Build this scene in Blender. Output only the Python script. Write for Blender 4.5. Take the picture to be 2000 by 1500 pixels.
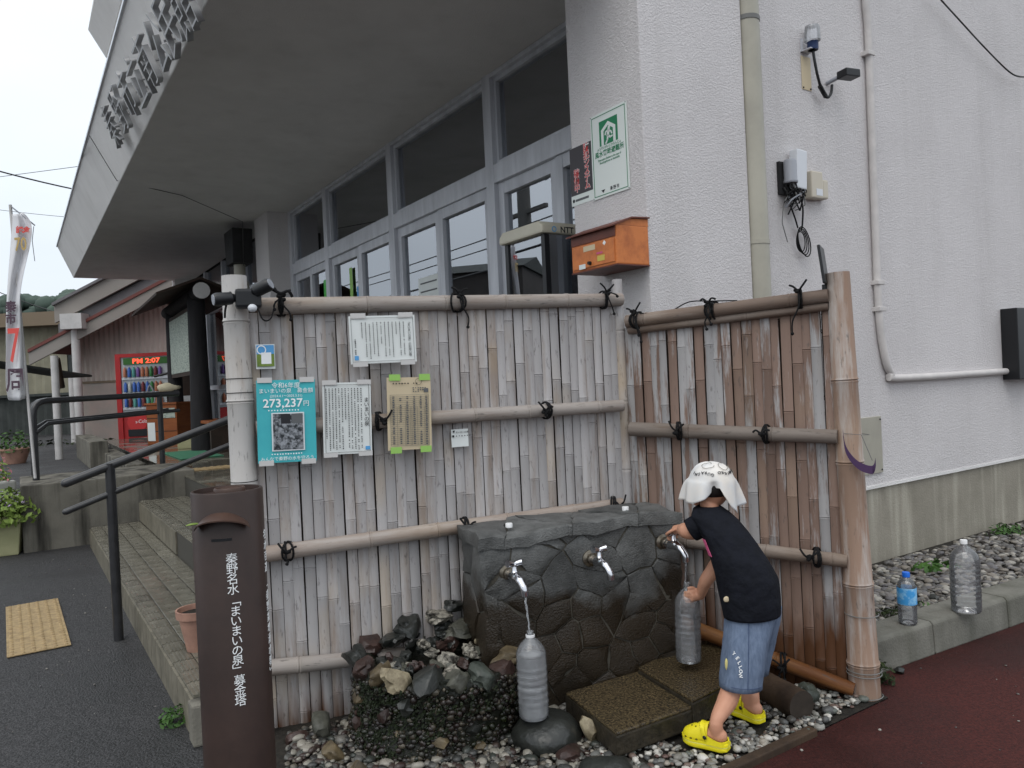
import bpy, bmesh, math, random
import numpy as np
from mathutils import Vector as V, Matrix as M, noise

for o in list(bpy.data.objects): bpy.data.objects.remove(o)
sc = bpy.context.scene
col = sc.collection
R = math.radians
rng = random.Random(7)

# ------------------------------------------------------------------ camera
CH, FPX, ROLL, PITCH = 1.35, 1500.0, R(-2.7), R(-.4)
cam_d = bpy.data.cameras.new('camera'); cam = bpy.data.objects.new('camera', cam_d); col.objects.link(cam)
cam_d.sensor_width = 36; cam_d.lens = 27; cam_d.clip_start = .05; cam_d.clip_end = 2000
CM = M.Rotation(math.pi/2+PITCH, 3, 'X') @ M.Rotation(ROLL, 3, 'Z')
CO = V((0, 0, CH))
cam.matrix_world = M.Translation(CO) @ CM.to_4x4()
sc.camera = cam
# ------------------------------------------------------------------ sky, sun, exposure
w = bpy.data.worlds.new('World'); sc.world = w; w.use_nodes = True
nt = w.node_tree; nt.nodes.clear(); N = nt.nodes.new; L = nt.links.new
sky = N('ShaderNodeTexSky'); sky.sky_type = 'NISHITA'; sky.sun_disc = False
sky.sun_elevation = R(58); sky.sun_rotation = R(205); sky.air_density = 1.5; sky.dust_density = 4
tc = N('ShaderNodeTexCoord'); sep = N('ShaderNodeSeparateXYZ'); L(tc.outputs['Generated'], sep.inputs[0])
mr = N('ShaderNodeMapRange'); L(sep.outputs[2], mr.inputs[0]); mr.inputs[1].default_value = 0; mr.inputs[2].default_value = .9
nz = N('ShaderNodeTexNoise'); nz.inputs['Scale'].default_value = 2.2; nz.inputs['Detail'].default_value = 5
mp = N('ShaderNodeMapping'); mp.inputs['Scale'].default_value = (1, 1, 2.2); L(tc.outputs['Generated'], mp.inputs[0]); L(mp.outputs[0], nz.inputs[0])
cr = N('ShaderNodeValToRGB'); cr.color_ramp.elements[0].color = (7.2, 7.9, 8.7, 1); cr.color_ramp.elements[1].color = (12.6, 13.2, 13.8, 1)
ad = N('ShaderNodeMath'); ad.operation = 'MULTIPLY_ADD'; ad.inputs[1].default_value = .5; L(nz.outputs[0], ad.inputs[0])
su = N('ShaderNodeMath'); su.operation = 'SUBTRACT'; su.inputs[1].default_value = .25; L(mr.outputs[0], ad.inputs[2]); L(ad.outputs[0], su.inputs[0]); L(su.outputs[0], cr.inputs[0])
mx = N('ShaderNodeMix'); mx.data_type = 'RGBA'; mx.inputs[0].default_value = .88
L(sky.outputs[0], mx.inputs[6]); L(cr.outputs[0], mx.inputs[7])
bg = N('ShaderNodeBackground'); bg.inputs[1].default_value = .1; L(mx.outputs[2], bg.inputs[0])
wo = N('ShaderNodeOutputWorld'); L(bg.outputs[0], wo.inputs[0])
sl = bpy.data.lights.new('sun', 'SUN'); sl.energy = .7; sl.angle = R(40); sl.color = (1, .97, .92)
so = bpy.data.objects.new('sun', sl); col.objects.link(so); so.rotation_euler = (R(32), 0, R(-25)); so.location = (0, 0, 30)
sc.view_settings.view_transform = 'Standard'; sc.view_settings.look = 'None'; sc.view_settings.gamma = 1
sc.view_settings.use_curve_mapping = False; sc.view_settings.exposure = 0.25

# ------------------------------------------------------------------ measuring helpers (photo pixel -> place)
def ray(px, py): return CM @ V(((px-1000)/FPX, -(py-750)/FPX, -1))
def P(px, py, Y): d = ray(px, py); return CO + d*(Y/d.y)
def Zp(px, py, z=0.): d = ray(px, py); return CO + d*((z-CH)/d.z)
def PL(px, py, p, n): d = ray(px, py); return CO + d*((V(p)-CO).dot(n)/d.dot(n))
TH = R(33); dF = V((-math.sin(TH), math.cos(TH), 0)); dP = V((math.cos(TH), math.sin(TH), 0))
C0 = P(1256, 250, 3.75); C0.z = 0; W0 = C0 + .45*dP
def loc(p): v = p-W0; return V((v.dot(dF), -v.dot(dP), p.z))         # building frame: s along the front, q outward, z
def fw(px, py, q=0): return loc(PL(px, py, W0-dP*q, dP))
def sw(px, py, s=0): return loc(PL(px, py, W0+dF*s, dF))
def wld(s, q, z=0): return W0 + dF*s - dP*q + V((0, 0, z))
BROT = math.pi/2+TH

# ------------------------------------------------------------------ materials
def S(r, g, b): return tuple(((c/255/12.92) if c/255 <= .04045 else ((c/255+.055)/1.055)**2.4) for c in (r, g, b)) + (1,)
MATS = {}
def mat(name, c, r=.6, c2=None, s=6, lo=.35, hi=.65, bump=0, bs=80, spec=.4, metal=0, st=(1, 1, 1), rand=0, trans=0, ior=1.45, r2=None, bd=.01, det=6, emit=None, alpha=1, mus=False):
    m = bpy.data.materials.new(name); m.use_nodes = True; t = m.node_tree; n = t.nodes; b = n['Principled BSDF']; l = t.links.new
    b.inputs['Base Color'].default_value = c; b.inputs['Roughness'].default_value = r; b.inputs['Metallic'].default_value = metal
    b.inputs['Specular IOR Level'].default_value = spec; b.inputs['Transmission Weight'].default_value = trans; b.inputs['IOR'].default_value = ior; b.inputs['Alpha'].default_value = alpha
    if emit: b.inputs['Emission Color'].default_value = emit[:4]; b.inputs['Emission Strength'].default_value = emit[4]
    co = n.new('ShaderNodeTexCoord'); oi = n.new('ShaderNodeObjectInfo')
    vm = n.new('ShaderNodeVectorMath'); vm.operation = 'MULTIPLY_ADD'; vm.inputs[1].default_value = (37, 53, 71); l(oi.outputs['Random'], vm.inputs[0]); l(co.outputs['Object'], vm.inputs[2])
    mpn = n.new('ShaderNodeMapping'); mpn.inputs['Scale'].default_value = st; l(vm.outputs[0], mpn.inputs[0])
    out = b.inputs['Base Color']; src = None
    if c2:
        z = n.new('ShaderNodeTexNoise'); z.inputs['Scale'].default_value = s; z.inputs['Detail'].default_value = det; z.inputs['Roughness'].default_value = .62; l(mpn.outputs[0], z.inputs[0])
        mrn = n.new('ShaderNodeMapRange'); mrn.inputs[1].default_value = lo; mrn.inputs[2].default_value = hi; l(z.outputs[0], mrn.inputs[0])
        x = n.new('ShaderNodeMix'); x.data_type = 'RGBA'; x.inputs[6].default_value = c; x.inputs[7].default_value = c2; l(mrn.outputs[0], x.inputs[0]); src = x.outputs[2]
        if r2 is not None:
            y = n.new('ShaderNodeMix'); y.inputs[2].default_value = r; y.inputs[3].default_value = r2; l(mrn.outputs[0], y.inputs[0]); l(y.outputs[0], b.inputs['Roughness'])
    if rand:
        mr2 = n.new('ShaderNodeMapRange'); mr2.inputs[3].default_value = 1-rand; mr2.inputs[4].default_value = 1+rand; l(oi.outputs['Random'], mr2.inputs[0])
        h = n.new('ShaderNodeVectorMath'); h.operation = 'SCALE'; l(mr2.outputs[0], h.inputs['Scale'])
        if src: l(src, h.inputs[0])
        else: h.inputs[0].default_value = c[:3]
        src = h.outputs[0]
    if src: l(src, out)
    if bump:
        z2 = n.new('ShaderNodeTexNoise'); z2.inputs['Scale'].default_value = bs; z2.inputs['Detail'].default_value = 4; l(mpn.outputs[0], z2.inputs[0])
        bn = n.new('ShaderNodeBump'); bn.inputs['Strength'].default_value = bump; bn.inputs['Distance'].default_value = bd; l(z2.outputs[0], bn.inputs['Height']); l(bn.outputs[0], b.inputs['Normal'])
    MATS[name] = m; return m
def nodes(m): return m.node_tree.nodes, m.node_tree.links.new, m.node_tree.nodes['Principled BSDF']

# ------------------------------------------------------------------ mesh helpers
class MB:
    def __init__(s): s.v = []; s.f = []
    def add(s, v, f): k = len(s.v); s.v += [V(a) for a in v]; s.f += [[i+k for i in q] for q in f]; return s
    def box(s, a, b, rot=None, piv=None):
        a, b = V(a), V(b); x0, y0, z0 = a; x1, y1, z1 = b
        v = [V(p) for p in ((x0,y0,z0),(x1,y0,z0),(x1,y1,z0),(x0,y1,z0),(x0,y0,z1),(x1,y0,z1),(x1,y1,z1),(x0,y1,z1))]
        if rot is not None: c = V(piv) if piv is not None else (a+b)/2; v = [rot@(p-c)+c for p in v]
        f = [[0,3,2,1],[4,5,6,7],[0,1,5,4],[1,2,6,5],[2,3,7,6],[3,0,4,7]]
        if (x1-x0)*(y1-y0)*(z1-z0) < 0: f = [q[::-1] for q in f]
        return s.add(v, f)
    def tube(s, pts, r, seg=8, cap=True):
        pts = [V(p) for p in pts]; n = len(pts)
        rr = r if isinstance(r, (list, tuple)) else [r]*n
        t0 = (pts[1]-pts[0]).normalized(); up = V((0,0,1)) if abs(t0.z) < .9 else V((0,1,0)); u = t0.cross(up).normalized(); v = []
        for i, p in enumerate(pts):
            t = (pts[min(i+1,n-1)]-pts[max(i-1,0)]).normalized(); u = (u-t*u.dot(t)).normalized(); w_ = t.cross(u)
            for k in range(seg): a = 2*math.pi*k/seg; v.append(p+(u*math.cos(a)+w_*math.sin(a))*rr[i])
        f = [[i*seg+k, i*seg+(k+1)%seg, (i+1)*seg+(k+1)%seg, (i+1)*seg+k] for i in range(n-1) for k in range(seg)]
        if cap: f += [list(range(seg))[::-1], [(n-1)*seg+k for k in range(seg)]]
        return s.add(v, f)
    def lathe(s, prof, seg=24, c=(0,0,0), cap=True, rot=None):
        c = V(c); v = []
        for r_, z in prof:
            for k in range(seg):
                a = 2*math.pi*k/seg; p = V((r_*math.cos(a), r_*math.sin(a), z)); v.append(c+(rot@p if rot is not None else p))
        n = len(prof); f = [[i*seg+k, i*seg+(k+1)%seg, (i+1)*seg+(k+1)%seg, (i+1)*seg+k] for i in range(n-1) for k in range(seg)]
        if cap: f += [list(range(seg))[::-1], [(n-1)*seg+k for k in range(seg)]]
        return s.add(v, f)
    def prism(s, poly, off):                       # closed polygon of 3D points pushed along off
        poly = [V(p) for p in poly]; n = len(poly); off = V(off)
        return s.add(poly+[p+off for p in poly], [list(range(n))[::-1], [n+i for i in range(n)]]+[[i,(i+1)%n,n+(i+1)%n,n+i] for i in range(n)])
    def loft(s, rings, cap=True):
        m = len(rings[0]); v = [p for q in rings for p in q]; n = len(rings)
        f = [[i*m+k, i*m+(k+1)%m, (i+1)*m+(k+1)%m, (i+1)*m+k] for i in range(n-1) for k in range(m)]
        if cap: f += [list(range(m))[::-1], [(n-1)*m+k for k in range(m)]]
        return s.add(v, f)
    def ball(s, c, r, sub=2, rot=None):
        vs, fs = ICO[sub]; c = V(c); r = V(r) if not isinstance(r, (int, float)) else V((r,r,r))
        return s.add([c+((rot@V((a.x*r.x,a.y*r.y,a.z*r.z))) if rot is not None else V((a.x*r.x,a.y*r.y,a.z*r.z))) for a in vs], fs)
    def quad(s, a, b, c, d): return s.add([a,b,c,d], [[0,1,2,3]])
    def mesh(s, name, m, smooth=None, bevel=0):
        me = bpy.data.meshes.new(name); me.from_pydata(s.v, [], s.f)
        bm = bmesh.new(); bm.from_mesh(me)
        bmesh.ops.recalc_face_normals(bm, faces=bm.faces)
        if bevel: bmesh.ops.bevel(bm, geom=[e for e in bm.edges if len(e.link_faces) == 2 and e.calc_face_angle(0) > .6], offset=bevel, segments=2, affect='EDGES', profile=.6, clamp_overlap=True)
        if smooth is not None:
            for f in bm.faces: f.smooth = True
            for e in bm.edges: e.smooth = not (len(e.link_faces) == 2 and e.calc_face_angle(0) > R(smooth))
        bm.to_mesh(me); bm.free()
        if m: me.materials.append(MATS[m] if isinstance(m, str) else m)
        return me
    def build(s, name, m, parent=None, smooth=None, bevel=0): return ob(name, s.mesh(name, m, smooth, bevel), parent)
ICO = {}
for k_ in (1, 2, 3):
    b_ = bmesh.new(); bmesh.ops.create_icosphere(b_, subdivisions=k_, radius=1); b_.verts.ensure_lookup_table()
    ICO[k_] = ([v.co.copy() for v in b_.verts], [[v.index for v in f.verts] for f in b_.faces]); b_.free()
def ob(name, me, parent=None, mw=None):
    o = bpy.data.objects.new(name, me); col.objects.link(o)
    if parent: o.parent = parent
    if mw is not None: o.matrix_local = mw
    return o
def tag(o, label=None, cat=None, group=None, kind=None):
    for k, v in (('label', label), ('category', cat), ('group', group), ('kind', kind)):
        if v: o[k] = v
    return o
def thing(name, label, cat, at=(0,0,0), rz=0, group=None):
    o = bpy.data.objects.new(name, None); o.empty_display_size = .1; col.objects.link(o); o.location = at; o.rotation_euler = (0,0,rz)
    return tag(o, label, cat, group)
def one(o, label, cat, group=None): return tag(o, label, cat, group)
def frame(o, x, y, z): return M((( x[0],y[0],z[0],o[0]),(x[1],y[1],z[1],o[1]),(x[2],y[2],z[2],o[2]),(0,0,0,1)))
def wire(name, pts, r, m, parent=None, seg=6): return MB().tube(spline(pts), r, seg).build(name, m, parent, 60)
def spline(p, k=6):
    p = [V(a) for a in p]; o = []
    if len(p) < 3: return p
    for i in range(len(p)-1):
        a, b, c, d = p[max(i-1,0)], p[i], p[i+1], p[min(i+2,len(p)-1)]
        for j in range(k):
            t = j/k; o.append(.5*((2*b)+(c-a)*t+(2*a-5*b+4*c-d)*t*t+(3*b-a-3*c+d)*t**3))
    return o+[p[-1]]
FONT_N = [0]
def text(name, body, size, m, mw, parent=None, ext=.0006, ls=1.0, ax='CENTER', ay='CENTER', sx=1, bold=0, cs=1):
    c = bpy.data.curves.new(name, 'FONT'); c.body = body; c.size = size; c.extrude = ext; c.align_x = ax; c.align_y = ay; c.space_line = ls; c.offset = bold; c.resolution_u = 2; c.space_character = cs
    o = bpy.data.objects.new(name, c); col.objects.link(o)
    dg = bpy.context.evaluated_depsgraph_get(); me = bpy.data.meshes.new_from_object(o.evaluated_get(dg)); bpy.data.objects.remove(o)
    me.materials.clear(); me.materials.append(MATS[m])
    if sx != 1:
        for v in me.vertices: v.co.x *= sx
    return ob(name, me, parent, mw)
def vtext(s): return '\n'.join(s)
def voronoi(pts, rect, clip=None):
    x0, y0, x1, y1 = rect; out = []
    for i, p in enumerate(pts):
        poly = [(x0,y0),(x1,y0),(x1,y1),(x0,y1)]
        for j, q in enumerate(pts):
            if i == j: continue
            mx_, my = (p[0]+q[0])/2, (p[1]+q[1])/2; nx, ny = q[0]-p[0], q[1]-p[1]; new = []
            for k in range(len(poly)):
                a, b = poly[k], poly[(k+1)%len(poly)]; da = (a[0]-mx_)*nx+(a[1]-my)*ny; db = (b[0]-mx_)*nx+(b[1]-my)*ny
                if da <= 0: new.append(a)
                if da*db < 0: t = da/(da-db); new.append((a[0]+(b[0]-a[0])*t, a[1]+(b[1]-a[1])*t))
            poly = new
            if len(poly) < 3: break
        out.append(poly)
    return out
def inset(poly, d):
    cx = sum(p[0] for p in poly)/len(poly); cy = sum(p[1] for p in poly)/len(poly); o = []
    for x, y in poly:
        l = math.hypot(x-cx, y-cy) or 1; k = max(.3, 1-d/l); o.append((cx+(x-cx)*k, cy+(y-cy)*k))
    return o
def rock(seed, sub=3, rough=.34, cuts=6):
    rr = random.Random(seed); vs, fs = ICO[sub]; off = V((rr.uniform(-50,50), rr.uniform(-50,50), rr.uniform(-50,50)))
    pl = [(V((rr.gauss(0,1), rr.gauss(0,1), rr.gauss(0,1))).normalized(), rr.uniform(.55,.85)) for _ in range(cuts)]; out = []
    for v in vs:
        p = v*(1+rough*noise.noise(v*1.3+off)+rough*.45*noise.noise(v*4+off)+rough*.2*noise.noise(v*9+off))
        for n_, d in pl:
            e = p.dot(n_)-d
            if e > 0: p = p-n_*e*.9
        out.append(p)
    return out, fs
def rockobj(name, m, c, size, seed, parent=None, rz=None, sub=3, smooth=40, tilt=.3, **k):
    v, f = rock(seed, sub, **k); rr = random.Random(seed+5)
    rot = M.Rotation(rr.uniform(0,6.28) if rz is None else rz, 3, 'Z') @ M.Rotation(rr.uniform(-tilt,tilt), 3, 'X')
    b = MB().add([rot@V((a.x*size[0], a.y*size[1], a.z*size[2])) for a in v], f); o = b.build(name, m, parent, smooth); o.location = c; return o

# ------------------------------------------------------------------ material list
def stucco(name, c, c2, strength=.9, sc_=55):
    m = mat(name, c, .85, c2, 1.3, .3, .7, spec=.2); n, l, b = nodes(m)
    co = n.new('ShaderNodeTexCoord'); vo = n.new('ShaderNodeTexNoise'); vo.inputs['Scale'].default_value = sc_; vo.inputs['Detail'].default_value = 2.5; vo.inputs['Distortion'].default_value = .8; l(co.outputs['Object'], vo.inputs[0])
    rp = n.new('ShaderNodeMapRange'); rp.inputs[1].default_value = .42; rp.inputs[2].default_value = .62; l(vo.outputs[0], rp.inputs[0])
    bn = n.new('ShaderNodeBump'); bn.inputs['Strength'].default_value = strength; bn.inputs['Distance'].default_value = .006; l(rp.outputs[0], bn.inputs['Height']); l(bn.outputs[0], b.inputs['Normal'])
    mp_ = n.new('ShaderNodeMapping'); mp_.inputs['Scale'].default_value = (5,5,.35); l(co.outputs['Object'], mp_.inputs[0]); z = n.new('ShaderNodeTexNoise'); z.inputs['Scale'].default_value = 1; z.inputs['Detail'].default_value = 6; l(mp_.outputs[0], z.inputs[0])
    q = n.new('ShaderNodeMapRange'); q.inputs[1].default_value = .52; q.inputs[2].default_value = .8; q.inputs[4].default_value = .15; l(z.outputs[0], q.inputs[0]); x = n.new('ShaderNodeMix'); x.data_type = 'RGBA'; l(q.outputs[0], x.inputs[0]); l(b.inputs['Base Color'].links[0].from_socket, x.inputs[6]); x.inputs[7].default_value = S(150,146,140); l(x.outputs[2], b.inputs['Base Color'])
    return m
stucco('stucco', S(217,213,213), S(206,202,202), .55, 105)
stucco('stucco_fine', S(234,232,230), S(222,220,218), .5, 110)
stucco('soffit', S(222,220,218), S(206,204,202), .35, 130)
def concrete(name, c, c2, streak=S(60,58,52), z0=.0, z1=1., amt=.8):
    m = mat(name, c, .85, c2, 4, .3, .7, bump=.35, bs=90, spec=.25); n, l, b = nodes(m)
    src = b.inputs['Base Color'].links[0].from_socket
    co = n.new('ShaderNodeTexCoord'); mp_ = n.new('ShaderNodeMapping'); mp_.inputs['Scale'].default_value = (9,9,.8); l(co.outputs['Object'], mp_.inputs[0])
    z = n.new('ShaderNodeTexNoise'); z.inputs['Scale'].default_value = 1; z.inputs['Detail'].default_value = 5; l(mp_.outputs[0], z.inputs[0])
    mr_ = n.new('ShaderNodeMapRange'); mr_.inputs[1].default_value = .46; mr_.inputs[2].default_value = .68; mr_.inputs[4].default_value = amt; l(z.outputs[0], mr_.inputs[0])
    x = n.new('ShaderNodeMix'); x.data_type = 'RGBA'; l(mr_.outputs[0], x.inputs[0]); l(src, x.inputs[6]); x.inputs[7].default_value = streak; l(x.outputs[2], b.inputs['Base Color']); return m
concrete('plinth', S(152,146,134), S(135,130,118), S(185,180,166), amt=.7)
concrete('ramp_concrete', S(128,124,114), S(104,101,93), S(44,42,38), amt=.95)
concrete('kerb', S(128,126,118), S(96,95,88), S(84,84,74), amt=.6)
mat('asphalt', S(78,77,78), .7, S(26,26,27), 130, .36, .62, bump=1.0, bs=130, bd=.012, spec=.5, det=3)
def wetpatch(m, r_wet=.25, s=.9, lo=.5, hi=.62, dark=.62):
    n, l, b = nodes(m); src = b.inputs['Base Color'].links[0].from_socket
    co = n.new('ShaderNodeTexCoord'); z = n.new('ShaderNodeTexNoise'); z.inputs['Scale'].default_value = s; z.inputs['Detail'].default_value = 6; l(co.outputs['Object'], z.inputs[0])
    mr_ = n.new('ShaderNodeMapRange'); mr_.inputs[1].default_value = lo; mr_.inputs[2].default_value = hi; l(z.outputs[0], mr_.inputs[0])
    h = n.new('ShaderNodeMix'); h.data_type = 'RGBA'; h.blend_type = 'MULTIPLY'; l(mr_.outputs[0], h.inputs[0]); l(src, h.inputs[6]); h.inputs[7].default_value = (dark,dark,dark,1); l(h.outputs[2], b.inputs['Base Color'])
    y = n.new('ShaderNodeMix'); y.inputs[2].default_value = b.inputs['Roughness'].default_value; y.inputs[3].default_value = r_wet; l(mr_.outputs[0], y.inputs[0]); l(y.outputs[0], b.inputs['Roughness'])
wetpatch(MATS['asphalt'], .42)
mat('red_paving', S(82,42,38), .8, S(48,26,25), 110, .32, .7, bump=.5, bs=200, bd=.006, spec=.2); wetpatch(MATS['red_paving'], .5, 1.3, .42, .62, .55)
mat('soil', S(46,42,36), .9, S(28,25,21), 30, bump=.8, bs=60)
mat('tile', S(128,124,112), .32, S(104,101,90), 14, .3, .7, spec=.5, rand=.1); wetpatch(MATS['tile'], .06, 1.8, .38, .5, .7)
mat('tile_joint', S(70,68,62), .8)
mat('tile_riser', S(126,120,106), .5, S(98,94,82), 10, rand=.08)
mat('yellow_block', S(176,152,112), .7, S(140,120,88), 30, bump=.3, bs=150)
mat('metal_grey', S(208,210,216), .42, S(186,188,194), 9, metal=.15, st=(1,1,.15), rand=.04)
mat('rail_dark', S(52,52,54), .3, S(40,40,42), 12, spec=.6)
mat('drain_cream', S(176,172,158), .45, S(160,156,144), 3)
mat('drain_dark', S(44,44,46), .7, S(34,34,34), 10)
mat('pipe_white', S(205,202,200), .5, S(190,188,186), 6)
mat('conduit', S(208,203,200), .6, S(192,188,186), 8)
mat('edge_white', S(205,210,216), .35, metal=.4)
mat('letter_metal', S(176,176,176), .4, S(150,150,152), 8, metal=.4)
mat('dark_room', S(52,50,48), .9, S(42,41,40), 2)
mat('room_pale', S(150,140,120), .9)
mat('black_plastic', S(24,25,28), .4, spec=.5)
mat('rope', S(16,16,18), .85, bump=.6, bs=500, bd=.002)
mat('grey_plastic', S(150,153,160), .45)
mat('white_plastic', S(212,215,220), .4)
mat('cream_plastic', S(196,188,172), .45)
mat('cap_white', S(235,235,235), .4)
mat('paper_white', S(226,230,228), .6, S(214,218,216), 2)
mat('paper_cream', S(206,190,160), .65, S(196,180,150), 2)
mat('paper_teal', S(62,168,180), .55, S(74,184,190), 3)
mat('tape_green', S(150,196,100), .5)
mat('tape_clear', S(200,198,196), .35)
mat('ink', S(40,40,44), .7); mat('ink_soft', S(96,98,100), .7); mat('ink_white', S(240,242,242), .6); mat('ink_blue', S(90,160,214), .6)
mat('photo_dark', S(40,44,48), .5, S(150,154,160), 60, .42, .6)
mat('photo_pale', S(214,220,222), .5)
mat('brown_paint', S(60,45,40), .42, S(48,36,32), 7, bump=.05, bs=40)
mat('brown_hood', S(76,56,47), .4, S(60,44,38), 12)
mat('terracotta', S(176,136,118), .75, S(150,116,102), 12)
mat('mailbox', S(204,122,66), .5, S(150,78,44), 9, .42, .75, bump=.08, bs=60)
mat('mailbox_roof', S(112,62,48), .5, S(88,48,38), 9)
mat('sign_white', S(222,228,224), .4); mat('sign_green', S(34,124,84), .5); mat('sign_dark', S(66,62,66), .5); mat('sign_red', S(206,58,58), .5)
mat('phone_green', S(70,190,70), .35); mat('book_yellow', S(200,180,84), .5)
mat('booth_cream', S(206,200,182), .4, S(196,190,172), 4)
mat('chrome', S(210,210,214), .12, metal=1); mat('chrome_dull', S(150,142,128), .35, S(104,98,88), 20, metal=.9)
mat('log_brown', S(74,58,44), .75, S(44,34,27), 6, bump=.5, bs=40, st=(1,1,.2))
mat('log_end', S(62,54,47), .9, S(44,38,33), 10)
mat('skin', S(200,150,124), .5, S(190,138,112), 9, spec=.35)
mat('shirt', S(24,26,34), .85, S(18,20,26), 20, spec=.2, bump=.7, bs=13, bd=.03)
mat('denim', S(112,126,148), .85, S(88,102,124), 90, .3, .7, st=(1,1,.25), bump=.15, bs=300, bd=.003, spec=.2)
mat('hair', S(24,20,19), .5)
mat('towel', S(226,220,212), .9, S(212,214,216), 9, bump=.3, bs=300, bd=.003, spec=.1)
mat('towel_tint', S(206,200,180), .9); mat('towel_line', S(120,114,104), .9); mat('pink_print', S(200,90,130), .8)
mat('clog', S(232,218,40), .45, S(222,206,34), 5, spec=.4); mat('clog_stripe', S(240,232,120), .5); mat('clog_hole', S(90,80,14), .8)
mat('leaf', S(70,104,44), .6, S(48,78,34), 20, rand=.2); mat('leaf_pale', S(128,148,70), .6, S(96,120,50), 20); mat('moss', S(48,60,28), .9, S(28,38,18), 30, bump=.5, bs=120)
mat('flower_pink', S(196,130,136), .7); mat('flower_lilac', S(176,160,186), .7)
mat('planter', S(168,166,128), .6, S(150,150,112), 5); mat('planter_white', S(190,190,184), .5)
mat('purple', S(74,52,86), .7); mat('wire_grey', S(110,110,108), .5)
mat('red_vending', S(190,48,48), .4, S(172,42,44), 4); mat('vend_face', S(190,196,198), .3)
mat('led_red', S(255,70,50), .5, emit=(1,.12,.06,1,1.0)); mat('vend_green', S(60,110,50), .5)
mat('pink_wall', S(204,190,181), .8, S(172,163,155), 2.5, st=(1,1,.3)); mat('pink_bare', S(158,151,144), .85, S(172,156,148), 3)
mat('shed_wall', S(158,154,134), .7, S(140,136,118), 2); mat('shed_dark', S(70,74,72), .8, S(56,60,58), 3)
mat('roof_grey', S(120,118,120), .6, S(104,102,104), 3); mat('roof_red', S(112,66,60), .6); mat('fascia_brown', S(124,110,92), .7); mat('fascia_grey', S(146,140,134), .7)
mat('cabinet_wood', S(150,86,44), .55, S(128,70,34), 3, st=(1,1,6)); mat('old_wood', S(62,48,40), .75, S(44,34,28), 6); mat('bark', S(44,42,44), .8, S(32,31,33), 10, bump=.6, bs=20, st=(1,1,.2))
mat('green_mat', S(64,120,92), .9); mat('canvas', S(196,186,160), .8); mat('board_paper', S(176,184,172), .7, S(130,142,134), 16, .45, .6, st=(1,1,3))
mat('hill_hazed_green', S(86,100,90), .95, S(64,78,72), .12, rand=.1); mat('flag_white', S(226,226,228), .8, S(214,214,218), 3); mat('flag_red', S(222,92,86), .8); mat('flag_dark', S(88,70,82), .8); mat('flag_gold', S(196,168,110), .8)  # hill green is greyed to carry distance haze in its colour
mat('opposite_wall', S(70,66,64), .8, S(60,57,55), 2); mat('pole_grey', S(96,96,94), .8)
mat('slab', S(94,81,58), .25, S(38,33,26), 120, .38, .62, bump=.5, bs=90, spec=.6, r2=.15)
mat('slab_side', S(58,52,42), .45, S(36,33,27), 20, bump=.4, bs=60)
mat('dark_rock', S(48,50,47), .3, S(32,33,31), 12, bump=.4, bs=40, spec=.55)
mat('tan_rock', S(104,91,68), .45, S(58,50,38), 14, bump=.5, bs=40); mat('green_rock', S(76,81,74), .4, S(46,51,46), 14, bump=.5, bs=40); mat('grey_rock', S(92,92,83), .45, S(60,60,53), 14, bump=.5, bs=40)
mat('red_rock', S(68,51,46), .35, S(46,36,33), 14, bump=.5, bs=40); mat('shell', S(160,155,143), .5, S(48,45,40), 40, .4, .6, bump=.8, bs=60); mat('white_rock', S(158,147,122), .55, S(98,87,68), 16, bump=.5, bs=60)
mat('aggregate_core', S(26,26,19), .4, S(18,22,12), 9, bump=.8, bs=50)
def ramp_attr(name, cols, r=.5, spec=.5):
    m = mat(name, cols[0], r, spec=spec); n, l, b = nodes(m); a = n.new('ShaderNodeAttribute'); a.attribute_name = 'tone'
    c = n.new('ShaderNodeValToRGB'); c.color_ramp.interpolation = 'CONSTANT'; e = c.color_ramp.elements; k = len(cols)
    while len(e) < k: e.new(.5)
    for i in range(k): e[i].position = i/k; e[i].color = cols[i]
    l(a.outputs['Fac'], c.inputs[0]); l(c.outputs[0], b.inputs['Base Color'])
ramp_attr('pebble', [S(172,169,162), S(108,108,104), S(78,78,77), S(192,188,180), S(104,88,80), S(126,125,120), S(90,94,88), S(146,139,128), S(70,68,65), S(134,132,126), S(90,70,64), S(116,113,106)], .42)
ramp_attr('pebble_dark', [S(104,101,95), S(80,79,75), S(56,56,54), S(138,133,123), S(62,52,47), S(74,73,69), S(54,57,52), S(92,86,76), S(44,42,40), S(130,126,116), S(56,44,40)], .33)
ramp_attr('gravel', [S(104,102,98), S(82,80,78), S(124,118,110), S(96,94,96), S(150,146,138), S(88,82,76), S(112,108,106)], .6)
ramp_attr('aggregate', [S(34,32,24), S(27,30,17), S(46,40,31), S(32,25,23), S(58,52,42), S(25,29,16), S(40,31,28), S(46,44,38), S(28,26,23), S(84,78,67), S(34,38,19), S(42,35,30), S(30,28,24), S(36,30,27)], .25)
ramp_attr('drinks', [S(120,50,52), S(70,110,190), S(90,160,150), S(200,200,190), S(120,90,160), S(190,120,90), S(60,130,70)], .3)
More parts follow.
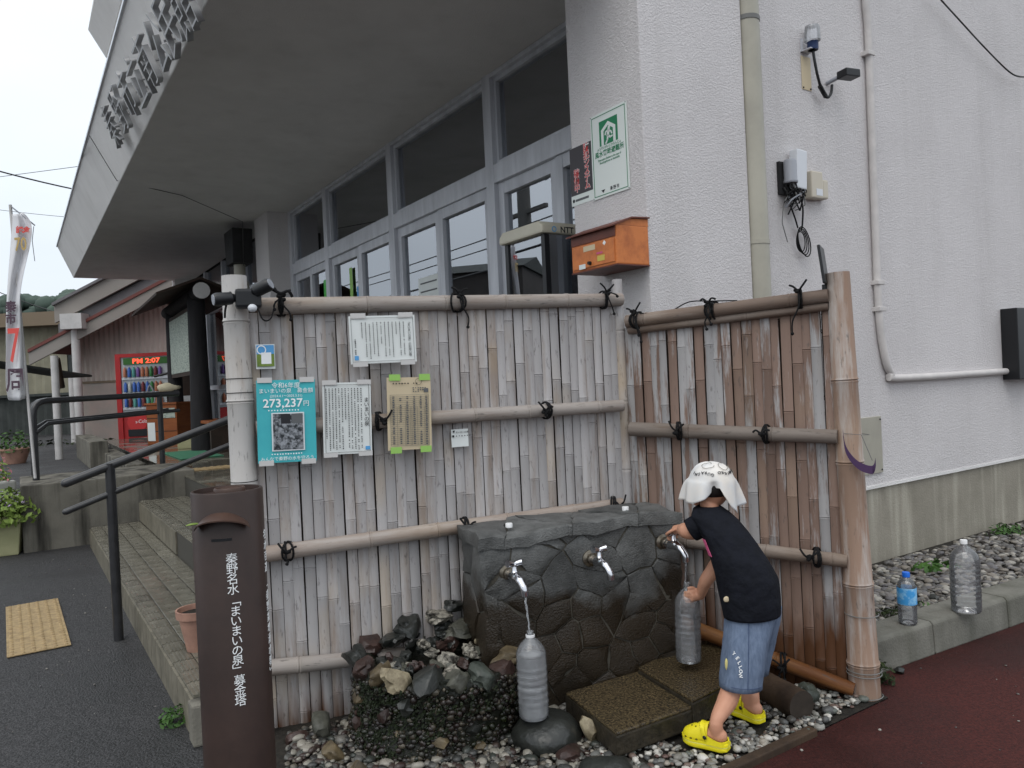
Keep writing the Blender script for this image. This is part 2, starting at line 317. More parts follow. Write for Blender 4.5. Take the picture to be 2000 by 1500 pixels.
# glass: reflects the sky and street, lets the dark room through
m = mat('glass', (1,1,1,1), .02); n, l, b = nodes(m)
tr = n.new('ShaderNodeBsdfTransparent'); tr.inputs[0].default_value = (.72,.74,.74,1); gl = n.new('ShaderNodeBsdfGlossy'); gl.inputs['Roughness'].default_value = .01; gl.inputs[0].default_value = (.92,.95,1,1)
fr = n.new('ShaderNodeFresnel'); fr.inputs[0].default_value = 4.3; ms = n.new('ShaderNodeMixShader'); l(fr.outputs[0], ms.inputs[0]); l(tr.outputs[0], ms.inputs[1]); l(gl.outputs[0], ms.inputs[2]); l(ms.outputs[0], n['Material Output'].inputs[0])
def pet(name, frost, tint=(.93,.96,1,1), rough=.05, tcol=(.93,.95,.96,1)):
    m = mat(name, tint, rough); n, l, b = nodes(m)
    tr = n.new('ShaderNodeBsdfTransparent'); tr.inputs[0].default_value = tcol
    gl = n.new('ShaderNodeBsdfGlossy'); gl.inputs['Roughness'].default_value = rough; fr = n.new('ShaderNodeFresnel'); fr.inputs[0].default_value = 1.6
    co = n.new('ShaderNodeTexCoord'); z = n.new('ShaderNodeTexNoise'); z.inputs['Scale'].default_value = 14; z.inputs['Detail'].default_value = 5; l(co.outputs['Object'], z.inputs[0])
    bn = n.new('ShaderNodeBump'); bn.inputs['Strength'].default_value = .25; bn.inputs['Distance'].default_value = .01; l(z.outputs[0], bn.inputs['Height']); l(bn.outputs[0], gl.inputs['Normal'])
    mr_ = n.new('ShaderNodeMapRange'); mr_.inputs[1].default_value = .3; mr_.inputs[2].default_value = .7; mr_.inputs[3].default_value = frost*.7; mr_.inputs[4].default_value = min(1, frost*1.3); l(z.outputs[0], mr_.inputs[0])
    df = n.new('ShaderNodeBsdfDiffuse'); df.inputs[0].default_value = tint; tl = n.new('ShaderNodeBsdfTranslucent'); tl.inputs[0].default_value = tint
    m0 = n.new('ShaderNodeMixShader'); l(df.outputs[0], m0.inputs[1]); l(tl.outputs[0], m0.inputs[2])
    m1 = n.new('ShaderNodeMixShader'); l(mr_.outputs[0], m1.inputs[0]); l(tr.outputs[0], m1.inputs[1]); l(m0.outputs[0], m1.inputs[2])
    m2 = n.new('ShaderNodeMixShader'); l(fr.outputs[0], m2.inputs[0]); l(m1.outputs[0], m2.inputs[1]); l(gl.outputs[0], m2.inputs[2]); l(m2.outputs[0], n['Material Output'].inputs[0])
pet('pet_clear', .17, (.95,.97,1,1), .05, (.985,.99,.99,1)); pet('frost_fill', .48, (.98,.99,1,1), .1, (.97,.98,1,1)); pet('pet_frost', .50, (.95,.97,1,1), .1, (.97,.98,1,1)); pet('pet_half', .20, (.97,.98,1,1), .12, (.97,.98,.99,1)); pet('water', .16, (.92,.95,1,1), .02, (.98,.99,1,1)); pet('film', .03, (.9,.9,.9,1), .1); pet('clear_sheet', .04, (.8,.8,.8,1), .12, (.97,.97,.97,1))
pet('booth_glass', .04, (.7,.75,.75,1), .02, (.93,.95,.95,1))
def bamboo(name, grey, brown, tan, lo, hi, wet=.35, tan_amt=.5):
    m = mat(name, grey, .6, spec=.3); n, l, b = nodes(m)
    co = n.new('ShaderNodeTexCoord'); oi = n.new('ShaderNodeObjectInfo'); vm = n.new('ShaderNodeVectorMath'); vm.operation = 'MULTIPLY_ADD'; vm.inputs[1].default_value = (37,53,71); l(oi.outputs['Random'], vm.inputs[0]); l(co.outputs['Object'], vm.inputs[2])
    def nzt(st, s, d=5):
        mp_ = n.new('ShaderNodeMapping'); mp_.inputs['Scale'].default_value = st; l(vm.outputs[0], mp_.inputs[0]); z = n.new('ShaderNodeTexNoise'); z.inputs['Scale'].default_value = s; z.inputs['Detail'].default_value = d; z.inputs['Roughness'].default_value = .65; l(mp_.outputs[0], z.inputs[0]); return z.outputs[0]
    def mr_(i, a, b_, c=0, d=1):
        q = n.new('ShaderNodeMapRange'); l(i, q.inputs[0]); q.inputs[1].default_value = a; q.inputs[2].default_value = b_; q.inputs[3].default_value = c; q.inputs[4].default_value = d; return q.outputs[0]
    def mix(f, a, b_, bl='MIX'):
        q = n.new('ShaderNodeMix'); q.data_type = 'RGBA'; q.blend_type = bl
        l(f, q.inputs[0]) if not isinstance(f, float) else setattr(q.inputs[0], 'default_value', f)
        for i, x in ((6, a), (7, b_)): l(x, q.inputs[i]) if not isinstance(x, tuple) else setattr(q.inputs[i], 'default_value', x)
        return q.outputs[2]
    def mth(op, a, b_):
        q = n.new('ShaderNodeMath'); q.operation = op
        for i, x in ((0, a), (1, b_)): l(x, q.inputs[i]) if not isinstance(x, float) else setattr(q.inputs[i], 'default_value', x)
        return q.outputs[0]
    big = nzt((9,9,1.0), 1.6, 6); base = mix(mr_(mth('ADD', big, mth('MULTIPLY', oi.outputs['Random'], .16)), lo, hi), grey, brown)
    tn = nzt((1,1,1.6), 1.3, 2); base = mix(mr_(tn, .55, .75, 0, tan_amt), base, tan)
    fib = nzt((150,150,2.5), 1, 3); base = mix(mr_(fib, .3, .7, .1, .55), base, mix(.5, base, (.82,.8,.78,1), 'MULTIPLY'))
    spk = nzt((60,60,14), 1.2, 3); base = mix(mr_(spk, .60, .72, 0, .6), base, (.08,.072,.066,1))
    tone = n.new('ShaderNodeVectorMath'); tone.operation = 'SCALE'; l(base, tone.inputs[0]); l(mr_(oi.outputs['Random'], 0, 1, .82, 1.14), tone.inputs['Scale'])
    sp = n.new('ShaderNodeSeparateXYZ'); l(co.outputs['Object'], sp.inputs[0]); hz = mth('ADD', sp.outputs[2], mth('MULTIPLY', nzt((12,12,1.5), 1, 3), .7)); wm = mr_(hz, wet+.42, wet+.22)
    base = mix(wm, tone.outputs[0], S(88,60,42)); l(base, b.inputs['Base Color']); l(mr_(wm, 0, 1, .6, .28), b.inputs['Roughness'])
    bn = n.new('ShaderNodeBump'); bn.inputs['Strength'].default_value = .25; bn.inputs['Distance'].default_value = .002; l(fib, bn.inputs['Height']); l(bn.outputs[0], b.inputs['Normal'])
bamboo('bamboo_front', S(177,174,174), S(146,134,125), S(190,166,130), .56, .78, .08, .5)
bamboo('bamboo_side', S(172,170,170), S(128,107,96), S(182,160,130), .50, .58, .30, .2)
bamboo('bamboo_rail', S(166,158,152), S(136,120,108), S(178,162,140), .5, .75, -2, .35)
bamboo('bamboo_post', S(180,175,171), S(146,122,106), S(176,156,132), .5, .68, -2, .25)
bamboo('bamboo_wet', S(140,96,56), S(104,64,34), S(150,104,60), .45, .6, -2, .4); nodes(MATS['bamboo_wet'])[2].inputs['Roughness'].default_value = .25
bamboo('bamboo_rail_brown', S(136,126,118), S(108,93,83), S(150,130,108), .5, .7, -2, .3)
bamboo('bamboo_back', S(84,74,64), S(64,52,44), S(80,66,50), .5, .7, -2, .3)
# wet field stone: pale and dry above, dark, brown and shiny where the water runs
m = mat('wall_stone', S(102,103,102), .55, S(68,69,68), 16, .3, .7, bump=.55, bs=150, spec=.45, rand=.28); n, l, b = nodes(m); src = b.inputs['Base Color'].links[0].from_socket
co = n.new('ShaderNodeTexCoord'); sp = n.new('ShaderNodeSeparateXYZ'); l(co.outputs['Object'], sp.inputs[0]); z = n.new('ShaderNodeTexNoise'); z.inputs['Scale'].default_value = 3.2; z.inputs['Detail'].default_value = 5; l(co.outputs['Object'], z.inputs[0])
a_ = n.new('ShaderNodeMath'); a_.operation = 'MULTIPLY_ADD'; a_.inputs[1].default_value = .75; l(z.outputs[0], a_.inputs[0]); l(sp.outputs[2], a_.inputs[2])
wm = n.new('ShaderNodeMapRange'); wm.inputs[1].default_value = .90; wm.inputs[2].default_value = .80; l(a_.outputs[0], wm.inputs[0])
x = n.new('ShaderNodeMix'); x.data_type = 'RGBA'; l(wm.outputs[0], x.inputs[0]); l(src, x.inputs[6])
x2 = n.new('ShaderNodeMix'); x2.data_type = 'RGBA'; x2.inputs[6].default_value = S(34,32,29); x2.inputs[7].default_value = S(58,47,33); l(z.outputs[0], x2.inputs[0]); l(x2.outputs[2], x.inputs[7]); l(x.outputs[2], b.inputs['Base Color'])
y = n.new('ShaderNodeMix'); y.inputs[2].default_value = .5; y.inputs[3].default_value = .2; l(wm.outputs[0], y.inputs[0]); l(y.outputs[0], b.inputs['Roughness'])
mat('mortar', S(92,88,79), .7, S(60,57,50), 12, bump=.6, bs=60)

# ------------------------------------------------------------------ ground
def sheet(name, pts, m, z=None): return tag(MB().add([V((p[0], p[1], p[2] if z is None else z)) for p in pts], [list(range(len(pts)))]).build(name, m), kind='structure')
o = sheet('asphalt_ground', [(-300,-300),(300,-300),(300,300),(-300,300)], 'asphalt', 0)
A = V((-.99, 3.044, 0)); B = P(1222, 800, 3.6); B.z = 0; PO = V((1.363, 3.086, 0))
E1, E2 = Zp(1475, 1490), Zp(1735, 1366)
ed = (E2-E1).normalized(); E0 = E1-ed*.75
K1, K2 = Zp(1735, 1312), Zp(2000, 1217); kd = (K2-K1).normalized(); kn = V((-kd.y, kd.x, 0))
sheet('red_pavement', [E0-V((0,3.2,0)), V((8,-2.5,0)), K1+kd*7, K1-kd*.25, E2, E1, E0], 'red_paving', .004)
sheet('soil_bed', [A+V((-.12,-.02,0)), B+V((0,.1,0)), PO+V((.06,.06,0)), E2, E1, E0, E0+V((-.55,-.5,0)), V((-.75,2.0,0))], 'soil', .008)
q0 = wld(.2, -.30); q1 = wld(.2, -6)
sheet('gravel_bed', [K1-kd*.1+kn*.02+V((0,0,.105)), K2+kd*4+kn*.02+V((0,0,.105)), V((q1.x,q1.y,.04)), V((q0.x,q0.y,.05))], 'soil')
sheet('upper_yard', [wld(5.5,60,.0), wld(5.5,3.06,.02), wld(6.4,3.06,.42), wld(6.4,1.55,.42), wld(60,1.55,.42), wld(60,60,.42)], 'asphalt')

# ------------------------------------------------------------------ community building
bld = thing('community_building', 'pale stucco public hall with deep grey canopy and glazed entrance doors', 'building', W0, BROT)
FL, SO = .55, 3.60
# pillar and side wall
MB().box((0,-.30,0), (.57,.45,6.2)).build('corner_pillar', 'stucco', bld, bevel=.006)
MB().box((.12,-9,.555), (.34,-.26,6.2)).build('side_wall', 'stucco', bld)
MB().box((.135,-9,-.1), (.32,-.301,.553)).build('plinth', 'plinth', bld)
MB().box((.115,-9,.535), (.136,-.302,.556)).build('wall_drip_edge', 'stucco_fine', bld)
# room behind the glass
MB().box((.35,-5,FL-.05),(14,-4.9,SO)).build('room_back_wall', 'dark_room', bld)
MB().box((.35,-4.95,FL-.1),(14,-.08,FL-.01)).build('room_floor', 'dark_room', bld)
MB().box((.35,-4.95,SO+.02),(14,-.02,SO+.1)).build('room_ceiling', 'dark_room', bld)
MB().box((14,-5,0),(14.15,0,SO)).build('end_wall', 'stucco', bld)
MB().box((.57,-5,SO+.1),(9,-.02,7.6)).build('upper_wall', 'stucco_fine', bld)
MB().box((.13,-9,7.6),(14.3,.0,7.8)).build('roof', 'roof_grey', bld)
p = fw(812, 330, -.9); MB().box((p.x-.22,-1.0,p.z-.25),(p.x+.2,-.75,p.z+.5)).build('hanging_room_sign', 'room_pale', bld)
MB().box((6.0,-4.9,FL),(8.2,-2.8,SO)).build('room_partition', 'room_pale', bld)
# canopy: flat soffit, fascia leaning outwards, end at the far left
e = sw(112, 482, 13.53); fq, fz = e.y, e.z
cq = 2.05
prof = [(.0,SO),(cq,SO),(fq,fz),(fq-.14,fz),(fq-.14,fz-.02),(0,fz-.02)]
MB().prism([(0.03,q,z) for q, z in prof[:3]]+[(0.03,0,fz)], (13.5,0,0)).build('canopy', 'stucco_fine', bld)
MB().box((.05,.003,SO-.006),(13.52,cq-.004,SO+.01)).build('soffit', 'soffit', bld)
MB().box((0.0,fq-.05,fz+.001),(13.56,fq+.018,fz+.03)).build('canopy_edge_trim', 'edge_white', bld)
# upper eave seen past the canopy edge
eb = loc(P(207,113,8.9)); ea = sw(172,58,eb.x); ec = sw(182,0,eb.x)
MB().prism([(0,-.2,eb.z),(0,eb.y,eb.z),(0,ea.y,ea.z),(0,ec.y,ec.z),(0,-.2,ec.z)], (eb.x,0,0)).build('upper_eave', 'stucco_fine', bld)
# letters on the fascia
fn = V((0, fz-SO, -(fq-cq))).normalized(); fu = V((0, fq-cq, fz-SO)).normalized()
lets = '秦野市立南公民館'; L0 = [(222,252),(238,220),(255,190),(272,165),(290,130),(315,92),(335,52),(362,14)]
base_ = V((0, cq, SO))+fn*.075
nW = (M.Rotation(BROT,3,'Z') @ fn); pW = wld(0, base_.y, base_.z)
for ch, (px, py) in zip(lets, L0):
    c = loc(PL(px, py, pW, nW))
    text('letter', ch, .40, 'letter_metal', frame(c, (-1,0,0), fu, fn), bld, .02, bold=-.007)
    MB().tube([c-fn*.08+V((.1,0,0)), c+V((.1,0,0))], .008, 6).tube([c-fn*.08-V((.1,0,0)), c-V((.1,0,0))], .008, 6).build('letter_stud', 'letter_metal', bld)
# glazing
cols = [.50, 2.06, 3.83, 5.60, 6.90]; zt0, zt1, zh = 2.79, 2.925, 3.56
def gbar(a, b, nm='mullion'): return MB().box(a, b).build(nm, 'metal_grey', bld, bevel=.004)
for i, s in enumerate(cols): gbar((s-.055,-.07,FL), (s+.055,.055,zh+.04))
gbar((.5,-.07,zt0),(6.9,.05,zt1),'transom'); gbar((.5,-.07,zh),(6.9,.052,SO-.008),'head_rail'); gbar((.5,-.07,FL),(6.9,.04,FL+.12),'sill_rail')
pane_n = 0
for a, b in zip(cols[:-1], cols[1:]):
    a, b = a+.055, b-.055
    wnd = MB().box((a,-.05,zt1),(a+.03,.02,zh)).box((b-.03,-.05,zt1),(b,.02,zh)).box((a+.03,-.05,zt1),(b-.03,.018,zt1+.03)).box((a+.03,-.05,zh-.03),(b-.03,.018,zh)).build('window', 'metal_grey', bld)
    MB().box((a+.025,-.02,zt1+.025),(b-.025,-.012,zh-.025)).build('pane', 'glass', wnd)
    mid_ = (a+b)/2
    for x0, x1 in ((a, mid_-.002), (mid_+.002, b)):
        st = .072 if b-a > 1.3 else .05; dq = .0 if x0 == a else -.012
        d = MB().box((x0,-.045+dq,FL+.12),(x0+st,.03+dq,zt0)).box((x1-st,-.045+dq,FL+.12),(x1,.03+dq,zt0)).box((x0+st,-.045+dq,zt0-.088),(x1-st,.028+dq,zt0)).box((x0+st,-.045+dq,FL+.12),(x1-st,.028+dq,FL+.34)).build('glazed_door', 'metal_grey', bld, bevel=.003)
        MB().box((x0+st-.005,-.012+dq,FL+.33),(x1-st+.005,-.004+dq,zt0-.083)).build('pane', 'glass', d)
def poster_in(px0, py0, px1, py1, m, nm, label, cat, marks=0):
    a, b = fw(px0, py0, .002), fw(px1, py1, .002); x0, x1 = sorted((a.x, b.x)); z0, z1 = sorted((a.z, b.z))
    t = one(MB().box((-(x1-x0)/2,0,-(z1-z0)/2),((x1-x0)/2,.003,(z1-z0)/2)).build(nm, m), label, cat); t.location = wld((x0+x1)/2, .0, (z0+z1)/2); t.rotation_euler = (0,0,BROT)
    for k in range(marks):
        MB().box((-(x1-x0)*.4,.0035,(z1-z0)*(.4-.8*k/marks)),((x1-x0)*.4,.0045,(z1-z0)*(.4-.8*k/marks)-.012)).build('print_line', 'ink_soft', t)
    return t
poster_in(817,545,862,640,'paper_white','window_notice','white printed notice taped on the door glass','notice',5)
poster_in(682,524,693,640,'tape_green','window_strip','tall thin green strip notice on the door glass','notice')
poster_in(632,548,643,640,'phone_green','window_strip','bright green strip notice in narrow side window','notice')
poster_in(697,560,712,620,'ink_blue','window_sticker','small blue and white sticker low on door glass','sticker')
# pier left of the glazing, and the far glazed part beyond it
pe = sw(523, 460, 6.95).y
MB().box((6.95,-.1,0),(7.55,pe,SO)).build('pier', 'stucco', bld, bevel=.005)
for s in (9.3, 10.7, 12.1, 13.3): gbar((s-.05,-.07,FL),(s+.05,.05,zh))
gbar((7.55,-.07,zt0),(13.5,.046,zt1),'transom'); gbar((7.55,-.07,FL+.85),(13.5,.046,FL+.93),'transom')
for a, b in ((7.6,9.25),(9.35,10.65),(10.75,12.05),(12.15,13.25)): MB().box((a,-.02,FL+.1),(b,-.012,zh)).build('pane', 'glass', bld)
MB().box((13.3,-.1,0),(13.6,.35,SO)).build('end_pier', 'stucco_fine', bld)
# rainwater hopper and downpipe on the pier
h = sw(470, 440, 7.3); hq = pe+.10; hs = fw(470, 440, hq).x
MB().prism([(hs-.19,hq-.09,3.05),(hs+.19,hq-.09,3.05),(hs+.24,hq-.09,3.5),(hs-.24,hq-.09,3.5)], (0,.26,0)).build('rain_hopper', 'drain_dark', bld, bevel=.01)
hz = [fw(478, 470, hq).z, fw(485, 510, hq).z]
MB().tube(spline([(hs,hq+.04,3.06),(hs,hq+.04,2.86),(hs-.08,hq+.04,2.72),(hs-.16,hq+.04,2.6),(hs-.16,hq+.04,.6)]), .075, 14).build('downpipe', 'drain_cream', bld, 50)
MB().tube([(hs-.16,hq+.04,2.5),(hs-.16,hq+.04,2.62)], .086, 14).build('pipe_socket', 'drain_cream', bld, 50)
# main downpipe in the corner of the side wall
ps, pq = .02, sw(1470, 300, .02).y
MB().tube([(ps,pq,1.0),(ps,pq,6)], .066, 20).build('downpipe', 'drain_cream', bld, 50)
zc = sw(1465, 28, -.04).z
for z in (zc, sw(1487, 470, -.04).z): MB().tube([(ps,pq,z-.012),(ps,pq,z+.012)], .0695, 20).build('pipe_clamp', 'wire_grey' if z == zc else 'drain_cream', bld, 50)
# conduit on the side wall
cs = .095; ca = [sw(*q, cs) for q in ((1688,-40),(1691,10),(1694,40),(1697,100),(1708,400),(1716,600),(1727,690))]
end = [sw(*q, cs) for q in ((1740,728),(1765,738),(1995,723))]
MB().tube(spline([V((cs,a.y,a.z)) for a in ca+end], 5), .024, 12).build('conduit', 'conduit', bld, 50)
for q in ((1694,105),(1713,552),(1716,604)):
    a = sw(*q, cs); MB().box((cs-.028,a.y-.045,a.z-.014),(.122,a.y+.03,a.z+.014)).build('conduit_clip', 'conduit', bld, bevel=.004)
a = sw(1972, 602, .05); MB().box((.0,a.y-.5,sw(1972,742,.05).z),(.119,a.y,a.z)).build('meter_cabinet', 'black_plastic', bld, bevel=.006)
a, b = sw(1688, 816, .11), sw(1725, 922, .11); pl_ = MB().box((.108,b.y,b.z),(.1195,a.y+.1,a.z)).build('cover_plate', 'drain_cream', bld, bevel=.003)
for zz in (a.z-.02, b.z+.02): MB().ball((.106,b.y+.015,zz), .006, 2).build('screw', 'rail_dark', pl_)
one(MB().tube(spline([wld(.05, *(lambda v:(v.y,v.z))(sw(*q,.05))) for q in ((1820,-20),(1870,35),(1930,100),(1978,145),(2010,150))]), .006, 6).build('hanging_cable', 'black_plastic', None, 60), 'black cable hanging in a curve across the upper side wall', 'cable')
one(MB().tube([wld(13, 5.5, 4.6), wld(8.0, fq, fz+.05), wld(6.2, fq+.02, fz-.1), wld(6.2, cq+.02, SO+.02), wld(6.4, 1.4, SO-.03), wld(7.0, .6, 3.45), wld(7.6, pe+.15, 3.0)], .004, 5).build('canopy_cable', 'black_plastic', None, 60), 'thin black cable running over the canopy fascia and under the soffit', 'cable')

# ------------------------------------------------------------------ entrance steps, ramp
stp = thing('entrance_steps', 'wet tiled entrance steps with ribbed nosings beside the handrail', 'steps', W0, BROT)
S0, S1 = .46, 5.36
lev = [(2.54,2.12,.17),(2.12,1.70,.36)]
MB().box((S0,-.06,.0),(S1,2.535,.158)).box((S0+.01,-.06,.159),(S1,2.115,.348)).box((S0+.02,-.06,.349),(S1,1.695,.538)).build('step_core', 'tile_joint', stp)
TL = .150
def tile_mesh(d, rib=False, t=.012, l=TL-.006):
    b = MB().box((0,0,0),(l,d,t))
    if rib:
        for k in range(4): b.box((.004,.012+k*.016,t),(l-.004,.02+k*.016,t+.003))
    return b.mesh('tile', 'tile', None, 0 if rib else .0025)
tm_n = tile_mesh(.084, True); tm = tile_mesh(.106); nT = int((S1-S0)/TL)
rm = {}
for qo, qi, z in lev+[(1.70,1.25,.55)]:
    for k in range(nT if z < .5 else 0):
        s = S0+k*TL+.003; j = lambda: rng.uniform(-.0012,.0012)
        ob('tile', tm_n, stp, M.Translation((s, qo-.088, z-.012+j())))
        for r_ in range(3): ob('tile', tm, stp, M.Translation((s, qo-.088-(r_+1)*.111+.001, z-.012+j())))
        if z < .3 or k > 18: ob('riser_tile', rm.setdefault(z, MB().box((0,0,0),(TL-.005,.011,.165)).mesh('riser_tile','tile_riser')), stp, M.Translation((s, qo-.004, z-.18)))
MB().box((S0,-.06,.5381),(13.6,1.70,.55)).build('porch_floor', 'tile', stp)
MB().box((5.36,-.06,.0),(13.6,1.60,.537)).build('porch_core', 'ramp_concrete', stp)
MB().box((S0-.09,1.2,0),(S0-.002,2.56,.16)).build('step_end', 'ramp_concrete', stp, bevel=.01)
MB().box((S0-.09,.3,.16),(S0-.002,2.05,.53)).build('step_end', 'ramp_concrete', stp, bevel=.01)
rmp = thing('ramp_wall', 'stained concrete side wall of the entrance ramp with dark mould streaks', 'wall', W0, BROT)
a = sw(50, 945, 5.37); rq = 3.06; rz_ = a.z
MB().box((5.365,1.60,-.1),(6.4,rq,.60)).build('wall_block', 'ramp_concrete', rmp, bevel=.012)
MB().box((6.4,1.9,.3),(9.5,2.1,.62)).build('ramp_kerb', 'ramp_concrete', rmp, bevel=.01)
t = one(MB().box((0,0,0),(2.6,.22,.36)).build('planter_wall', 'ramp_concrete', None, bevel=.01), 'low pale concrete block wall edging the ramp', 'wall'); t.location = wld(8.7,2.05,.42); t.rotation_euler = (0,0,BROT)

# ------------------------------------------------------------------ fence
def pole(pts_len, r0, r1, nodes_, seg=14, lean=0):          # bamboo pole along +z with node rings
    zs = [0, pts_len]
    for z in nodes_: zs += [z-.014, z-.005, z-.001, z+.004, z+.013]
    zs = sorted(z for z in zs if 0 <= z <= pts_len); out = []
    for z in zs:
        r_ = r0+(r1-r0)*z/pts_len
        for nz_ in nodes_:
            d = z-nz_
            if abs(d+.005) < .001: r_ *= 1.07
            elif abs(d+.001) < .001: r_ *= .96
            elif abs(d-.004) < .001: r_ *= 1.09
        out.append((r_, z))
    return MB().lathe(out, seg)
def slat_mesh(w_, h0, h1, rr, m):
    z = h0+rr.uniform(.05,.3); nod = []
    while z < h1-.03: nod.append(z); z += rr.uniform(.26,.42)
    zs = [(h0,1,0),(h1,1,0)]
    for q in nod: zs += [(q-.012,1,0),(q-.003,1.03,.0022),(q,.99,-.0012),(q+.003,1.03,.0026),(q+.012,1,0)]
    zs.sort(); K = 6; v = []; bow = rr.uniform(-.003,.003); fl = rr.uniform(.0045,.0075)
    for z, k, d in zs:
        bx = bow*math.sin((z-h0)/(h1-h0)*math.pi)
        for i in range(K+1):
            a = -1+2*i/K; v.append((bx+a*w_/2*k, -(fl*(1-a*a)+d), z))
        v.append((bx+w_/2*k*.9, .004, z)); v.append((bx-w_/2*k*.9, .004, z))
    n_ = K+3; f = [[i*n_+k, i*n_+(k+1)%n_, (i+1)*n_+(k+1)%n_, (i+1)*n_+k] for i in range(len(zs)-1) for k in range(n_)]+[list(range(n_)), [(len(zs)-1)*n_+k for k in range(n_)]]
    return MB().add(v, f).mesh('slat', m, 55)
def hrail(name, parent, a, b, r_, m, seed):
    rr = random.Random(seed); a, b = V(a), V(b); ln = (b-a).length; z = rr.uniform(.05,.3); nod = []
    while z < ln-.03: nod.append(z); z += rr.uniform(.24,.36)
    o = pole(ln, r_*1.06, r_*.92, nod, 14).build(name, m, parent, 50)
    t_ = (b-a).normalized(); y_ = t_.cross(V((0,1,0))).normalized(); o.matrix_local = frame(a, t_.cross(y_)*-1 if False else y_.cross(t_), y_, t_) if False else frame(a, y_, t_.cross(y_), t_); return o
def tie(parent, x, y, z, r_, seed, tails=((.0,-.08),(.03,-.05)), big=False):
    rr = random.Random(seed); b = MB(); th = .0042
    for k in range(3):
        sk = rr.uniform(-.025,.025); o_ = rr.uniform(-.012,.012)
        b.tube([V((x+o_+sk*math.cos(a), y-(r_+.005)*math.cos(a), z+(r_+.006)*math.sin(a))) for a in [i*2*math.pi/14 for i in range(15)]], th, 6)
    kc = V((x+rr.uniform(-.01,.01), y-r_-.012, z+(r_*.9 if big else 0)))
    for k in range(5): b.ball(kc+V((rr.uniform(-.012,.012), rr.uniform(-.006,.006), rr.uniform(-.012,.012))), (.010,.008,.009), 1)
    for k in range(2): s_ = 1 if k else -1; b.tube(spline([kc, kc+V((s_*.018,-.012,.02)), kc+V((s_*.034,-.004,.03+rr.uniform(-.02,.02)))]), th, 6)
    for dx, dz in tails:
        e_ = kc+V((dx, -.004, dz)); b.tube(spline([kc, kc+V((dx*.3+rr.uniform(-.012,.012), -.01, dz*.35)), kc+V((dx*.9+rr.uniform(-.008,.008), -.008, dz*.7)), e_]), th*.8, 6); b.ball(e_, .008, 1)
    return b.build('rope_tie', 'rope', parent, 60)
class Panel:
    def __init__(s, name, label, a, b):
        s.a = V(a); s.d = (V(b)-V(a)).normalized(); s.len = (V(b)-V(a)).length; s.n = V((s.d.y,-s.d.x,0))
        s.o = thing(name, label, 'fence', a, math.atan2(s.d.y, s.d.x))
    def at(s, px, py, w_=0.):                               # pixel -> local point on a plane w_ towards the camera
        p_ = PL(px, py, s.a+s.n*w_, s.n)-s.a; return V((p_.dot(s.d), -w_, p_.z))
FP = Panel('bamboo_fence', 'weathered grey bamboo fence behind the stone tap wall, with notices on it', A-(B-A).normalized()*.0, B)
SP = Panel('bamboo_fence', 'brown and grey patchy bamboo fence to the right behind the child', B, PO)
rr = random.Random(3)
x0 = FP.at(490, 800).x; x1 = FP.at(1214, 800).x; NS = 38; pw = (x1-x0)/NS
for k in range(NS):
    top = 1.665+.03*(k/NS)+rr.uniform(-.012,.008)
    if k == 4: top -= .02
    o = ob('slat', slat_mesh(pw-rr.uniform(.0004,.0034), -.02, top, rr, 'bamboo_front'), FP.o, M.Translation((x0+(k+.5)*pw, rr.uniform(-.003,.004), 0)) @ M.Rotation(rr.uniform(-.003,.003), 4, 'Y'))
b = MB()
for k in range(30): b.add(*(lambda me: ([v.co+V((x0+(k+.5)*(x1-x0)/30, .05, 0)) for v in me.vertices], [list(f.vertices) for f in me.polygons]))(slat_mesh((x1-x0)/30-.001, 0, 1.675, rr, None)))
tag(b.build('added_back_slats', 'bamboo_back', FP.o), kind='stuff')  # added unseen dark row, keeps light from leaking through the slat gaps
def rail_px(pn, name, pa, pb, r_, m, seed, w_, ext0=.0, ext1=.0):
    a, b_ = pn.at(*pa, w_), pn.at(*pb, w_); t_ = (b_-a).normalized(); return a, b_, hrail(name, pn.o, a-t_*ext0, b_+t_*ext1, r_, m, seed)
r1 = rail_px(FP, 'top_rail', (515,598), (1212,585), .032, 'bamboo_rail', 1, .022, .02, .005)
r2 = rail_px(FP, 'rail', (500,838), (1214,792), .0295, 'bamboo_rail', 2, .041, 0, .005)
r3 = rail_px(FP, 'rail', (515,1083), (1215,984), .0305, 'bamboo_rail', 3, .042)
r4 = rail_px(FP, 'rail', (528,1304), (800,1276), .0305, 'bamboo_rail', 4, .042)
for pa, w_, sd, tl, big in (((548,596),.022,1,((.03,-.09),(-.03,-.05)),1),((890,582),.022,2,((.03,-.14),(.012,-.05)),1),((1180,572),.022,3,((.03,-.10),(.05,-.02)),1),
        ((742,822),.041,4,(),0),((1062,802),.041,5,((.0,-.02),),0),((560,1070),.042,6,((-.004,-.04),),0),((912,1026),.042,7,((-.005,-.045),),0),((1197,986),.042,8,((.02,-.02),),0)):
    q = FP.at(*pa, w_); rl = r1 if w_ == .022 else (r2 if w_ == .041 else r3); t_ = (q.x-rl[0].x)/(rl[1].x-rl[0].x); zz = rl[0].z+(rl[1].z-rl[0].z)*t_
    tie(FP.o, q.x, -w_, zz, .034 if big else .031, sd, tl, big)
